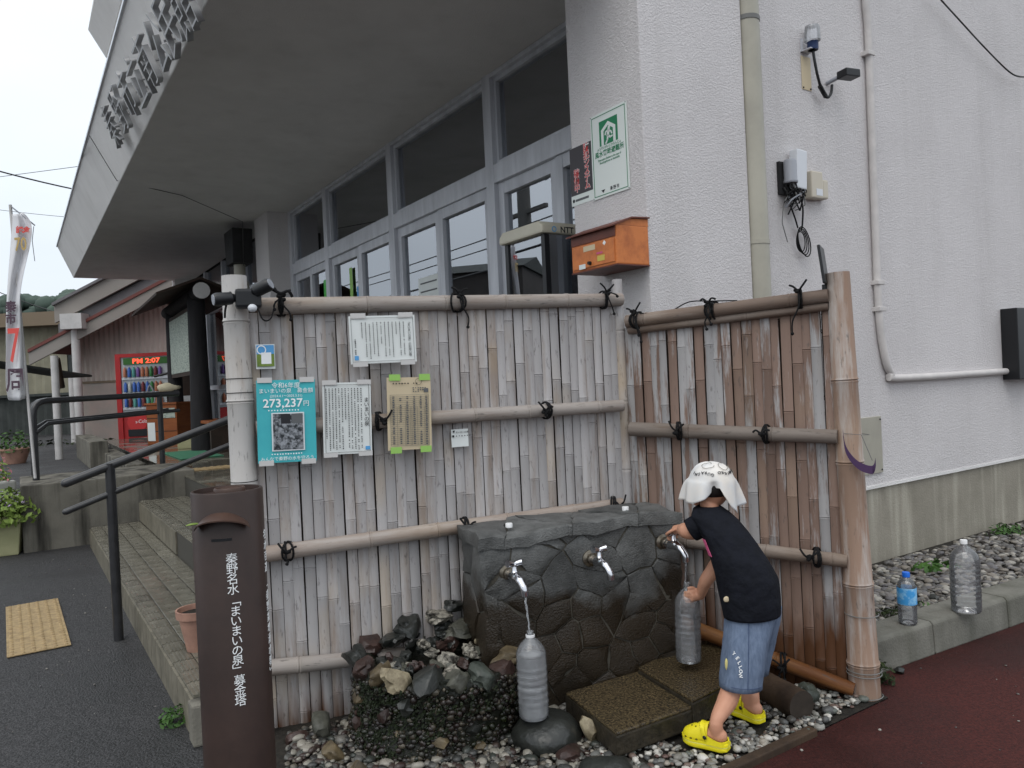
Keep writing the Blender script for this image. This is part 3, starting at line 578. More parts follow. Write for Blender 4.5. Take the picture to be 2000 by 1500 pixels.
# posts
pl0 = FP.at(465, 700, .03); bamboo('bamboo_pale', S(190,187,184), S(160,146,134), S(186,170,148), .62, .85, -2, .2)
o = pole(1.80, .052, .047, [.31,.62,.95,1.31,1.62], 18).build('post', 'bamboo_pale', FP.o, 50); o.location = (pl0.x, -.02, 0)
for z in (1.00, 1.40, 1.345, .93): MB().lathe([(.0505,z-.0015),(.052,z),(.0505,z+.0015)], 18, (pl0.x,-.02,0), False).build('wire_loop', 'rope', FP.o)
pc = FP.at(1210, 700, .0); o = pole(1.79, .026, .024, [.3,.62,.9,1.22,1.55], 12).build('post', 'bamboo_front', FP.o, 50); o.location = (FP.len-.012, .005, 0)
MB().lathe([(.0285,1.70),(.0295,1.703),(.0285,1.706)], 12, (FP.len-.012,.005,0), False).build('wire_loop', 'rope', FP.o)
rr = random.Random(11); NS2 = 22; xa, xb = .012, SP.len-.062; pw = (xb-xa)/NS2
for k in range(NS2):
    top = 1.565+.03*k/NS2+rr.uniform(-.012,.012)
    ob('slat', slat_mesh(pw-rr.uniform(.0004,.003), -.02, top, rr, 'bamboo_side'), SP.o, M.Translation((xa+(k+.5)*pw, rr.uniform(-.004,.004), 0)) @ M.Rotation(rr.uniform(-.004,.004), 4, 'Y'))
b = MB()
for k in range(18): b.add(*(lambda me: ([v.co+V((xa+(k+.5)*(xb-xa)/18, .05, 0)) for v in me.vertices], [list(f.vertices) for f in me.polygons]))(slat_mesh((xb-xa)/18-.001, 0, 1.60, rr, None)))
tag(b.build('added_back_slats', 'bamboo_back', SP.o), kind='stuff')  # added backing row here too, stops light between the side slats
s1 = rail_px(SP, 'top_rail', (1228,628), (1618,577), .029, 'bamboo_rail_brown', 21, .030, .01)
b_ = SP.at(1228,645,.02), SP.at(1618,598,.02); hrail('lower_top_rail', SP.o, b_[0], b_[1], .019, 'bamboo_rail_brown', 22)
s2 = rail_px(SP, 'rail', (1232,838), (1636,853), .031, 'bamboo_rail_brown', 23, .042)
s3 = rail_px(SP, 'rail', (1250,1046), (1656,1096), .029, 'bamboo_rail_brown', 24, .040)
s4 = rail_px(SP, 'rail', (1300,1205), (1668,1348), .031, 'bamboo_wet', 25, .055)
for pa, rl, sd, tl, big in (((1248,620),s1,31,((.02,-.10),(.03,-.13)),1),((1393,600),s1,32,((-.01,-.11),(.01,-.09)),1),((1560,580),s1,33,((-.03,-.17),),1),((1325,842),s2,34,(),0),((1492,848),s2,35,(),0),((1590,1085),s3,36,(),0),((1530,1290),s4,37,((.01,-.05),(-.01,-.04)),0)):
    w_ = -rl[0].y; q = SP.at(*pa, w_); t_ = (q.x-rl[0].x)/(rl[1].x-rl[0].x); tie(SP.o, q.x, -w_, rl[0].z+(rl[1].z-rl[0].z)*t_, .032 if big else .033, sd, tl, big)
wire('tie_cord', [(SP.at(1250,612,.05)), SP.at(1300,612,.03), SP.at(1345,590,.03), SP.at(1393,588,.05), SP.at(1440,587,.03)], .003, 'rope', SP.o)
o = pole(1.715, .060, .045, [.14,.46,.62+.33,1.28], 20).build('post', 'bamboo_post', SP.o, 50); o.location = (SP.len, 0, 0); o.rotation_euler = (0, R(-1.1), 0)
for z in (.10, .115, .34, .015): MB().lathe([(.0655-.008*z,z-.002),(.068-.008*z,z),(.0655-.008*z,z+.002)], 18, (SP.len,0,0), False).build('wire_loop', 'wire_grey', SP.o)

# ------------------------------------------------------------------ stone tap wall
TW = thing('tap_wall', 'low dark wet fieldstone wall with three taps in front of the fence', 'wall', A, math.atan2(FP.d.y, FP.d.x))
tl, tr_ = FP.at(908, 1052, .36), FP.at(1322, 992, .36); wf, wb = .36, .085
X0, X1, ZT = tl.x+.06, tr_.x, (tl.z+tr_.z)/2; zl, zr = tl.z, tr_.z
def topz(x): return zl+(zr-zl)*(x-X0)/(X1-X0)
mc = MB(); nsub = 24
def warp_(p_): return p_+V((.020*noise.noise(V((p_.z*5,p_.y*5,1.7))), .022*noise.noise(V((p_.x*4,p_.z*4,5.1))), .022*noise.noise(V((p_.x*4.5,p_.y*6,8.3))) if p_.z > .3 else 0))
ring = lambda x, i: [V((x, -wf+.0065, -.02+(topz(x)-.0)*k/8)) for k in range(9)]+[V((x, -wb, topz(x)-.02)), V((x, -wb, -.02))]
mc.loft([[warp_(p_) for p_ in q_] for q_ in [ring(X0+.015+(X1-X0-.03)*i/nsub, i) for i in range(nsub+1)]]).build('mortar_core', 'mortar', TW)
rs = random.Random(21); W_, H_ = X1-X0, .82
pts = []
tries = 0
while len(pts) < 42 and tries < 4000:
    tries += 1
    c = (rs.uniform(0, W_), rs.uniform(-.02, H_))
    if all(math.hypot((c[0]-q[0])*.8, (c[1]-q[1])*1.15) > (.066,.105,.165)[tries % 3] for q in pts): pts.append(c)
def stone_piece(poly, fn, depth, bulge, seed, name, m, parent, gap=.0035):
    poly = inset(poly, gap)
    if len(poly) < 3: return
    r_ = random.Random(seed); pp = []
    n_ = len(poly)
    for i in range(n_):                                     # uneven edges
        a, b = poly[i], poly[(i+1)%n_]; l_ = math.hypot(b[0]-a[0], b[1]-a[1]); pp.append(a); k = max(1, int(l_/.045))
        for j in range(1, k): t = j/k; pp.append((a[0]+(b[0]-a[0])*t+r_.uniform(-.010,.010), a[1]+(b[1]-a[1])*t+r_.uniform(-.010,.010)))
    cx = sum(p[0] for p in pp)/len(pp); cy = sum(p[1] for p in pp)/len(pp)
    tx, ty = r_.uniform(-.04,.04), r_.uniform(-.04,.04)
    rings = []
    for k, d in ((1, -.03), (1, depth*.75), (.975, depth*.97), (.6, depth+bulge)):
        rings.append([fn(cx+(x-cx)*k, cy+(y-cy)*k, d+((x-cx)*tx+(y-cy)*ty if d > 0 else 0)+(r_.uniform(-.0025,.0025) if d > 0 else 0)) for x, y in pp])
    MB().loft([[warp(p_) for p_ in q_] for q_ in rings]).build(name, m, parent, 38)
def warp(p_):                                               # the rough outline of the old wall
    return p_+V((.020*noise.noise(V((p_.z*5,p_.y*5,1.7)))+.003*noise.noise(p_*22), .022*noise.noise(V((p_.x*4,p_.z*4,5.1)))+.0035*noise.noise(p_*20+V((9,0,0))), (.022*noise.noise(V((p_.x*4.5,p_.y*6,8.3)))+.007*noise.noise(p_*18)) if p_.z > .3 else 0))
for i, poly in enumerate(voronoi(pts, (0, -.02, W_, H_))):
    poly = [(x, min(y, topz(X0+x)-.035)) for x, y in poly]
    if max(y for _, y in poly)-min(y for _, y in poly) < .03: continue
    stone_piece(poly, lambda x, y, d: V((X0+x, -wf+.012-d, y)), .012, .003, i, 'stone', 'wall_stone', TW)
for side, xx, sg in ((0, X0, -1), (1, X1, 1)):              # stones on the two ends
    rr = random.Random(40+side); sp_ = [(rr.uniform(.02,.26), .06+.12*k+rr.uniform(-.03,.03)) for k in range(7)]
    for i, poly in enumerate(voronoi(sp_, (0, -.02, wf-wb, .70))):
        if len(poly) > 2: stone_piece(poly, lambda x, y, d, xx=xx, sg=sg: V((xx-sg*.016+sg*(d+.0), -wb-x, y)), .014, .004, 70+i, 'stone', 'wall_stone', TW)
cp_ = [(.09,.10),(.26,.16),(.43,.10),(.60,.17),(.80,.09),(.95,.16)]
cp_ = [(x*W_/1.0, y) for x, y in cp_]
for i, poly in enumerate(voronoi(cp_, (-.012, -.012, W_+.012, wf-wb+.012))):
    if len(poly) > 2: stone_piece(poly, lambda x, y, d: V((X0+x, -wb-.002-y, topz(X0+x)-.028+d*1.0)), .020, .003, 90+i, 'cap_stone', 'wall_stone', TW, .0015)
def tapmat(px, py): q = FP.at(px, py, wf); return FP.o.matrix_basis @ V((q.x, -wf, q.z))
def tap(px, py, label, sc_=1.0):
    q = FP.at(px, py, wf); w0_ = A+FP.d*q.x+FP.n*wf+V((0,0,q.z))
    t = thing('water_tap', label, 'tap', w0_, math.atan2(FP.d.y, FP.d.x), 'taps on the stone wall')
    rx = M.Rotation(R(90), 3, 'X')
    MB().lathe([(.030,0),(.034,.004),(.034,.012),(.022,.018),(.020,.032),(.014,.034)], 20, (0,.004,0), True, rx).build('flange', 'chrome_dull', t, 35)
    MB().tube(spline([(0,-.02,0),(0,-.06,0),(.002,-.09,.004),(.006,-.125,-.004),(.012,-.15,-.028),(.014,-.153,-.055)]), [.016]*6+[.0195]*9+[.0165]*5+[.0145]*11, 14).build('spout', 'chrome', t, 40)
    MB().lathe([(.015,0),(.016,.008),(.011,.014),(.009,.030)], 16, (.002,-.085,.012)).build('bonnet', 'chrome', t, 40)
    b = MB(); hp = []
    for k in range(13): a = -1+k/6; hp.append(V((.002+a*.030, -.085-.006*a*a, .050+.006*abs(a))))
    b.tube(hp, [.0085+.006*abs(-1+k/6)**.5 for k in range(13)], 10); b.ball((.002,-.085,.048), (.012,.012,.008), 2); b.build('handle', 'chrome', t, 50)
    return t, w0_
t1, p1 = tap(990, 1118, 'left chrome tap running water into the bottle below')
t2, p2 = tap(1152, 1090, 'middle chrome tap, closed, on the stone wall')
t3, p3 = tap(1294, 1058, 'right chrome tap held by the child, running water')
def out_of(p_): return p_+FP.n*.153+FP.d*.014+V((0,0,-.055))
for px, py, lb in ((995, 1042, 'white bottle cap lying on the left end of the stone wall'), (1222, 1000, 'white bottle cap lying on the right part of the stone wall')):
    d_ = FP.at(px, py+4, .27); g = MB().lathe([(.0135,0),(.0145,.001),(.0145,.015),(.0135,.017),(.004,.0172)], 20).build('bottle_cap', 'cap_white', None, 40)
    g.location = A+FP.d*d_.x+FP.n*.27+V((0,0,topz(d_.x)+.001)); one(g, lb, 'bottle cap', 'loose bottle caps')

# ------------------------------------------------------------------ bottles
def bottle_mesh(h, r_, ribs, neck=.0125, m='pet_clear'):
    pr = [(.0,.008),(r_*.55,.003),(r_*.86,.0),(r_*.97,.008)]
    b0, b1 = .022, h*.70; n_ = ribs*6
    for i in range(n_+1):
        t = i/n_; z = b0+(b1-b0)*t; w_ = .5-.5*math.cos(t*ribs*2*math.pi); wst = -.05*math.exp(-((t-.52)/.03)**2); pr.append((r_*(.968+.032*w_*(1 if .15 < t < .9 else .2)+wst*.8), z))
    for i in range(1, 9): t = i/8; pr.append((r_+(neck-r_)*(t**1.5 if t < 1 else 1)*1.0, b1+(h*.925-b1)*(t**.72)))
    pr += [(neck,h*.935),(neck*1.28,h*.937),(neck*1.28,h*.945),(neck,h*.947),(neck,h-.002),(neck*.85,h)]
    return MB().lathe(pr, 28)
def bottle(px, py, Y, h, r_, ribs, m, label, cap=None, lab=None, zfix=None, ring=False, fill=None, fm='water'):
    at = P(px, py, Y)
    if zfix is not None: at.z = zfix
    t = thing('plastic_bottle', label, 'bottle', at, rng.uniform(0,3)); bottle_mesh(h, r_, ribs).build('body', m, t, 60)
    if fill: MB().lathe([(r_*.5,.005),(r_*.88,.008),(r_*.92,.03),(r_*.92,fill-.002),(r_*.90,fill)], 24).build('water_fill', fm, t, 50)
    if cap: MB().lathe([(.0155,0),(.0155,.017),(.0145,.019),(.003,.0192)], 24, (0,0,h-.019)).build('cap', cap, t, 40)
    if ring: MB().lathe([(.0165,0),(.0168,.002),(.0168,.009),(.0150,.010)], 24, (0,0,h*.925), False).build('neck_ring', 'cap_white', t, 50)
    return t
b1 = bottle(1043, 1399, 2.80, .315, .057, 8, 'pet_half', 'large frosted plastic bottle filling with water under the left tap', ring=True, fill=.225, fm='frost_fill')
bt3 = P(1345, 1290, 3.10)
b3 = bottle(1345, 1290, 3.10, .318, .052, 9, 'pet_half', 'large clear plastic bottle the child holds under the right tap', fill=.2)
b3.rotation_euler = (R(-1), R(1.5), 0)
b4 = bottle(1888, 1196, 3.62, .338, .066, 9, 'pet_clear', 'large clear water bottle with white cap standing on the kerb', 'cap_white', zfix=.152)
b2 = bottle(1774, 1228, 3.49, .232, .0405, 4, 'pet_clear', 'small half empty bottle with blue label and blue cap on the kerb', None, zfix=.152, fill=.07)
mat('blue_cap', S(30,110,220), .4); mat('blue_label', S(70,160,225), .45, S(150,205,240), 30, .45, .6)
MB().lathe([(.0165,0),(.0165,.019),(.0155,.021),(.003,.0212)], 24, (0,0,.213)).build('cap', 'blue_cap', b2, 40)
MB().lathe([(.0412,.092),(.0415,.094),(.0415,.165),(.0412,.167)], 28, (0,0,0), False).build('label', 'blue_label', b2, 50)
def stream(a, b, label, r0=.0052):
    m_ = (a+b)/2; pts = [a+(b-a)*(i/10)+V((.0015*math.sin(i*2.1), .001*math.cos(i*1.7), 0)) for i in range(11)]
    one(MB().tube(pts, [r0*(1-.35*i/10)*(1+.22*math.sin(i*2.6)) for i in range(11)], 8).build('water_stream', 'water', None, 60), label, 'water')
stream(out_of(p1), b1.location+V((0,0,.30)), 'thin stream of water falling from the left tap into its bottle')
stream(out_of(p3), b3.location+V((0,0,.30)), 'stream of water falling from the right tap beside the child')

# ------------------------------------------------------------------ round rock basin
bc = Zp(838, 1490)+V((0,.31,0)); bc.z = 0; BR, BH = .315, .275
bas = thing('rock_basin', 'mossy round basin of pebble concrete ringed with wet rocks and shells', 'basin', bc)
v = []; seg = 64
prof = [(BR*1.04,-.02),(BR*1.03,.05),(BR,.12),(BR*.99,.20),(BR*.97,BH-.02),(BR*.93,BH),(BR*.80,BH-.01),(BR*.72,BH-.05),(BR*.3,BH-.05),(.02,BH-.045)]
bw = lambda p: 1.03+.16*noise.noise(V((p.x*3.2,p.y*3.2,p.z*3+4)))+.05*noise.noise(p*14)
b = MB().lathe(prof, seg); b.v = [V((p.x*bw(p),p.y*bw(p),p.z+.03*noise.noise(p*7))) for p in b.v]; b.build('drum', 'aggregate_core', bas, 60)
def scatter(name, m, pts, parent=None, sub=1, label=None, seed=0, flat=.6, tilt=.4):
    g = np.random.default_rng(seed); vs, fs = ICO[sub]; base = np.array([list(v) for v in vs]); F_ = np.array(fs); n_ = len(pts); P_ = np.array([p[:3] for p in pts]); r_ = np.array([p[3] for p in pts])
    bs = base[None]*(1+.28*(g.random((n_, len(base), 1))-.5)) * (r_[:,None,None]*np.stack([np.ones(n_)*1.15, .7+.4*g.random(n_), flat*(.8+.5*g.random(n_))], 1)[:,None,:])
    a = g.random(n_)*6.283; e_ = (g.random(n_)-.5)*2*tilt
    ca, sa, ce, se = np.cos(a), np.sin(a), np.cos(e_), np.sin(e_)
    x, y, z = bs[...,0], bs[...,1], bs[...,2]; y, z = y*ce[:,None]-z*se[:,None], y*se[:,None]+z*ce[:,None]; x, y = x*ca[:,None]-y*sa[:,None], x*sa[:,None]+y*ca[:,None]
    V_ = np.stack([x,y,z], 2)+P_[:,None,:]; me = bpy.data.meshes.new(name); nv, nf = len(base), len(F_)
    me.vertices.add(n_*nv); me.vertices.foreach_set('co', V_.reshape(-1).astype('f')); FF = (F_[None]+(np.arange(n_)*nv)[:,None,None]).reshape(-1)
    me.loops.add(len(FF)); me.loops.foreach_set('vertex_index', FF.astype('i')); me.polygons.add(n_*nf); me.polygons.foreach_set('loop_start', np.arange(0,len(FF),3).astype('i')); me.polygons.foreach_set('loop_total', np.full(n_*nf,3,'i'))
    me.polygons.foreach_set('use_smooth', np.ones(n_*nf, bool)); at_ = me.attributes.new('tone', 'FLOAT', 'POINT'); at_.data.foreach_set('value', np.repeat(g.random(n_), nv).astype('f'))
    me.update(calc_edges=True); me.materials.append(MATS[m]); o = ob(name, me, parent); o['kind'] = 'stuff'
    if label: o['label'] = label
    return o
rg = random.Random(5); ap = []
for k in range(3000):
    a = rg.uniform(0, 6.283); z = rg.uniform(0, BH-.02); r_ = BR*(1.035-.05*z/BH)+rg.uniform(-.006,.003); p_ = V((r_*math.cos(a), r_*math.sin(a), z)); ap.append((p_.x*bw(p_), p_.y*bw(p_), z, rg.choice((rg.uniform(.004,.009), rg.uniform(.008,.017)))))
scatter('aggregate', 'aggregate', ap, bas, 1, seed=3, flat=.8, tilt=1.5)
mats = ['tan_rock','green_rock','grey_rock','red_rock','dark_rock','white_rock','dark_rock','grey_rock']
for k, (a, sz, m_) in enumerate(((-172,.06,'dark_rock'),(-150,.055,'red_rock'),(-128,.052,'tan_rock'),(-112,.058,'white_rock'),(-90,.075,'dark_rock'),(-68,.05,'grey_rock'),(-50,.062,'green_rock'),(-32,.04,'red_rock'),(-15,.066,'tan_rock'),(8,.055,'grey_rock'),(30,.05,'dark_rock'),(55,.06,'green_rock'),(80,.065,'dark_rock'),(105,.06,'grey_rock'),(130,.06,'dark_rock'),(160,.055,'red_rock'))):
    a = R(a); p_ = V((BR*.90*math.cos(a), BR*.90*math.sin(a), BH)); rockobj('rim_rock', m_, (p_.x*bw(p_), p_.y*bw(p_), BH+.002+.02*noise.noise(p_*9)), (sz*1.12, sz*.85, sz*.78), 100+k, bas, rough=.55, cuts=7, tilt=.7)
for k in range(22):
    a = R(rg.uniform(-195,15)); z = rg.uniform(.02,BH-.05); p_ = V((BR*1.0*math.cos(a), BR*1.0*math.sin(a), z)); sz = rg.uniform(.018,.042)
    rockobj('side_rock', rg.choice(['dark_rock','dark_rock','red_rock','grey_rock','dark_rock','tan_rock']), (p_.x*bw(p_), p_.y*bw(p_), z), (sz, sz*.8, sz*.7), 500+k, bas, rough=.6, cuts=7, tilt=1.2, sub=2)
for k in range(44):
    a = rg.uniform(0,6.283); r_ = BR*.72*math.sqrt(rg.random()); y_ = r_*math.sin(a); sz = rg.uniform(.022,.045)
    rockobj('inner_rock', rg.choice(['dark_rock','shell','red_rock','dark_rock','grey_rock','shell']), (r_*math.cos(a), y_, BH-.03+max(0,y_)*.25+rg.uniform(0,.02)), (sz, sz*.75, sz*.6), 200+k, bas, rough=.8, cuts=6, tilt=1.2)
for k, (x, y, z, s_, m_) in enumerate(((.10,.17,.32,.075,'grey_rock'),(.0,.22,.36,.06,'shell'),(.06,.23,.40,.05,'dark_rock'),(-.12,.17,.335,.08,'dark_rock'),(.17,.16,.34,.07,'green_rock'),(.2,.22,.38,.045,'red_rock'),(-.05,.05,.30,.035,'shell'),(-.18,.10,.31,.06,'dark_rock'),(.22,.08,.30,.05,'white_rock'))):
    rockobj('upper_rock', m_, (x,y,z), (s_, s_*.8, s_*.55), 300+k, bas, rough=.6, cuts=7, tilt=.6)

mg = random.Random(31); mb = MB()
for k in range(2600):                                       # moss on the shaded flank
    a = R(mg.gauss(-125,42)); z = BH*mg.random()*.95; p_ = V((BR*1.03*math.cos(a), BR*1.03*math.sin(a), z))
    if noise.noise(p_*8+V((3,1,7))) < .02: continue
    q = V((p_.x*bw(p_)*1.012, p_.y*bw(p_)*1.012, z)); n1 = V((p_.x,p_.y,.1)).normalized()+V((mg.gauss(0,.5),mg.gauss(0,.5),mg.gauss(0,.5))); n1.normalize(); u = n1.orthogonal().normalized(); v_ = n1.cross(u); s_ = mg.uniform(.004,.009)
    mb.add([q-u*s_, q+v_*s_*.6+n1*.002, q+u*s_, q-v_*s_*.6+n1*.002], [[0,1,2],[0,2,3]])
mat('wet_moss', S(34,44,20), .7, S(20,28,13), 30); mb.build('moss_cover', 'wet_moss', bas)['kind'] = 'stuff'

# ------------------------------------------------------------------ slabs, rocks, log, edging, pebbles
def slab(pxs, z, th, label, grp='stepping slabs before the taps'):
    q = [Zp(x, y, z) for x, y in pxs]; c = sum(q, V())/4
    t = thing('stone_slab', label, 'slab', (c.x,c.y,0), 0, grp); pv = [V((p.x-c.x,p.y-c.y,z)) for p in q]
    MB().prism([p*1.0-V((0,0,.012)) for p in pv], (0,0,-th+.012)).build('slab_body', 'slab_side', t, None, .006)
    MB().prism([V((p.x*.985,p.y*.985,z-.0125)) for p in pv], (0,0,.0125)).build('slab_top', 'slab', t, None, .005)
slab([(1103,1352),(1252,1308),(1356,1378),(1204,1432)], .115, .085, 'wet speckled stone slab nearest the camera, below the middle tap')
slab([(1245,1303),(1372,1238),(1470,1310),(1352,1368)], .140, .10, 'wet speckled stone slab under the bottle the child holds')
def rk(px, py, z, Y, size, m, seed, label, cat='rock', rz=None, **k):
    p_ = P(px, py, Y); o = rockobj('rock', m, (p_.x, p_.y, z), size, seed, None, rz, **k); return one(o, label, cat, 'rocks around the basin')
pb = b1.location; o = rockobj('rock', 'dark_rock', (pb.x+.045, pb.y+.02, pb.z-.078), (.13,.13,.082), 411, None, .4, tilt=.04, cuts=2, rough=.1); one(o, 'dark smooth boulder carrying the frosted bottle', 'rock', 'rocks around the basin')
rk(1195, 1492, .0, 2.58, (.13,.10,.055), 'dark_rock', 412, 'flat dark green stone at the bottom edge below the front slab', rz=.3, cuts=2, rough=.12)
rk(1148, 1412, .06, 2.80, (.045,.028,.05), 'white_rock', 413, 'pale yellowish stone leaning against the front slab corner')
rk(1574, 1343, .04, 3.02, (.065,.045,.05), 'green_rock', 414, 'triangular greenish stone beside the log and the fence')
rk(1518, 1352, .03, 3.05, (.05,.04,.04), 'dark_rock', 415, 'dark stone behind the log near the child')
rk(702, 1476, .0, 2.64, (.055,.05,.06), 'tan_rock', 416, 'yellowish lumpy stone left of the basin foot', rough=.4)
rk(650, 1448, .03, 2.76, (.045,.04,.05), 'tan_rock', 417, 'rounded yellow stone between basin and gravel on the left')
rk(625, 1395, .05, 2.95, (.07,.05,.05), 'grey_rock', 418, 'grey stone leaning on the fence foot left of the basin')
rk(585, 1415, .02, 2.92, (.05,.04,.035), 'red_rock', 419, 'reddish stone at the fence foot beside the brown post')
rk(770, 1496, .0, 2.58, (.06,.045,.03), 'white_rock', 420, 'pale flat stone at the front foot of the basin')
rk(1115, 1455, .0, 2.70, (.09,.05,.05), 'red_rock', 421, 'brown wet stone between basin and boulder')
rk(555, 1478, .0, 2.60, (.05,.05,.03), 'red_rock', 422, 'dark reddish stone beside the foot of the brown post')
rk(1822, 1113, .12, 3.95, (.03,.025,.02), 'dark_rock', 423, 'small dark stone in the gravel bed behind the kerb')
rk(1758, 1330, .012, 3.30, (.028,.02,.016), 'dark_rock', 424, 'small dark pebble lying on red pavement at the kerb foot')
l0, l1 = P(1566, 1397, 2.90), P(1478, 1345, 3.14); l0.z = .06; l1.z = .06
t = thing('log', 'short dark round log lying in the pebbles at the red pavement edge', 'log', l0); dl = l1-l0
MB().tube([V((0,0,0))+dl*k/4 for k in range(5)], [.058,.06,.059,.06,.058], 18).build('trunk', 'log_brown', t, 50)
MB().tube([-dl.normalized()*.003, dl.normalized()*.004], .0575, 18).build('cut_end', 'log_end', t)
t = one(MB().box((0,-.02,0),(.62,.02,.03)).build('timber_edging', 'log_brown', None, None, .005), 'thin weathered timber strip edging the pebbles against red pavement', 'edging'); t.location = E1-ed*.30; t.rotation_euler = (0,0,math.atan2(ed.y,ed.x))
def inpoly(x, y, pg):
    r_ = False; n_ = len(pg)
    for i in range(n_):
        a, b = pg[i], pg[(i+1)%n_]
        if (a[1] > y) != (b[1] > y) and x < (b[0]-a[0])*(y-a[1])/(b[1]-a[1])+a[0]: r_ = not r_
    return r_
E3 = E1+ed*.28
bed = [A+V((.06,-.06,0)), B+V((0,-.06,0)), PO+V((-.02,-.05,0)), E2+V((-.04,.03,0)), E3, E1+V((-.02,.01,0)), E0, E0+V((-.5,-.3,0)), V((-.72,2.15,0))]
pp = []; rg = random.Random(9)
while len(pp) < 6000:
    x, y = rg.uniform(-1.0,1.4), rg.uniform(2.0,3.6)
    if not inpoly(x, y, bed) or (x-bc.x)**2+(y-bc.y)**2 < .27**2: continue
    if min((V((x,y,0))-(f0+d0*k*.01)).length for f0, d0 in ((V((.675,2.67,0)),V((-.80,.60,0))), (V((.865,2.865,0)),V((-.52,.85,0)))) for k in range(0,19,2)) < .045: continue
    pp.append((x, y, .012+rg.random()*.014, min(.03, .0095*math.exp(rg.gauss(0,.38))) if x > .2 else min(.028, .011*math.exp(rg.gauss(0,.4)))))
lim = lambda p_: p_[0] < .22+.12*noise.noise(V((p_[0]*6,p_[1]*6,0))) or p_[1] > 3.0 and p_[0] < 1.0
scatter('pebbles', 'pebble', [p_ for p_ in pp if not lim(p_)], None, 2, 'mixed white, grey and reddish pebbles around the child', 4)
scatter('wet_pebbles', 'pebble_dark', [p_ for p_ in pp if lim(p_)], None, 2, 'dark wet pebbles around the basin', 14)
gp = []; g0 = K1-kd*.1+kn*.13; wq0, wq1 = wld(.10,-.35), wld(.10,-5.0)
while len(gp) < 4200:
    u, v_ = rg.random()**1.3, rg.random(); a = g0+kd*(u*4.6); b_ = wq0+(wq1-wq0)*u; q = a+(b_-a)*v_
    gp.append((q.x, q.y, .112+(.045-.112)*v_+rg.random()*.012, rg.uniform(.010,.026)))
scatter('gravel', 'gravel', gp, None, 2, 'grey gravel strip between kerb and plinth wall', 6, .5)
# kerb stones
kb = tag(thing('kerb', 'weathered concrete kerb stones along the red pavement', 'kerb'), kind='structure'); del kb['category']
kb.location = K1; kb.rotation_euler = (0,0,math.atan2(kd.y,kd.x))
for x0_, x1_ in ((-.30,.34),(.346,.946),(.952,1.552),(1.558,2.158),(2.164,2.764),(2.77,3.4)):
    MB().prism([(x0_,0,0),(x0_,.165,0),(x0_,.165,.15),(x0_,.02,.15),(x0_,.008,.135)], (x1_-x0_,0,0)).build('kerb_stone', 'kerb', kb, None, .008)

# ------------------------------------------------------------------ donation post
dp = P(443, 955, 1.83); DR, DH = .0815, dp.z
don = thing('donation_post', 'dark brown steel tube collection post with white vertical Japanese lettering', 'post', (dp.x,dp.y,0))
MB().lathe([(DR,0),(DR,DH-.003),(DR-.002,DH),(DR-.007,DH),(DR-.008,DH-.012),(.001,DH-.012)], 40).build('tube', 'brown_paint', don, 40)
MB().lathe([(.036,DH-.012),(.036,DH+.001),(.034,DH+.004),(.030,DH+.004),(.029,DH),(.001,DH)], 28, (.006,0,0)).build('cap_ring', 'brown_hood', don, 40)
MB().lathe([(.11,0),(.11,.012),(DR,.014)], 32).build('base_flange', 'brown_paint', don, 40)
toc = V((-dp.x,-dp.y,0)).normalized(); fa = math.atan2(toc.y, toc.x)           # lettering faces the path
def cyl(a, r_, z): return V((r_*math.cos(a), r_*math.sin(a), z))
sa = fa-R(12); b = MB(); n_ = 14
for k in range(n_): pass
hr = []
for k in range(n_+1):
    a = sa+R(-42+84*k/n_); arch = 1-((k/n_-.5)*2)**2; zt = DH-.068+.026*arch
    hr.append([cyl(a,DR-.002,zt), cyl(a,DR+.034*(.35+.65*arch),zt-.014), cyl(a,DR+.034*(.35+.65*arch),zt-.017), cyl(a,DR-.002,zt-.005)])
MB().loft(hr).build('slot_hood', 'brown_hood', don, 50)
MB().loft([[cyl(sa+R(-16+32*k/6),DR+d,z) for d, z in ((-.002,DH-.103),(.0008,DH-.103),(.0008,DH-.109),(-.002,DH-.109))] for k in range(7)]).build('coin_slot', 'black_plastic', don)
def wraptext(body, size, ang, z0, pitch, m='ink_white', sx=1.0):
    z = z0
    for ch in body:
        if ch != ' ':
            o = text('lettering', ch, size, m, None, don, .0003)
            for v in o.data.vertices:
                c = v.co.copy(); a = ang+c.x*sx/DR; q = cyl(a, DR+.0006+c.z, z+c.y); v.co = q
        z -= pitch*(.55 if ch == ' ' else 1)
wraptext('秦野名水', .0265, fa+R(2), DH-.152, .0236); wraptext('﹁まいまいの泉﹂', .0265, fa+R(4), DH-.250, .0226); wraptext('募金塔', .0265, fa+R(5), DH-.432, .0236)
wraptext('名水百選 ﹁秦野盆地湧水群﹂', .025, fa+R(76), DH-.115, .0262)
one(rockobj('litter_leaf', 'leaf_pale', (0,0,0), (.016,.009,.002), 9), 'yellow leaf stuck to the brown hood of the collection post', 'leaf').location = V((dp.x,dp.y,0))+cyl(sa-R(38), DR+.018, DH-.066)

# terracotta pot on the step behind the post
pp_ = Zp(388, 1268, .17)
t = thing('flower_pot', 'terracotta flower pot on the bottom step behind the brown post', 'flower pot', (pp_.x,pp_.y,.171))
MB().lathe([(.05,0),(.078,.15),(.09,.155),(.092,.19),(.084,.19),(.078,.165),(.02,.16)], 28).build('pot', 'terracotta', t, 40)
MB().lathe([(.001,.168),(.076,.168),(.076,.160)], 20).build('soil', 'soil', t)

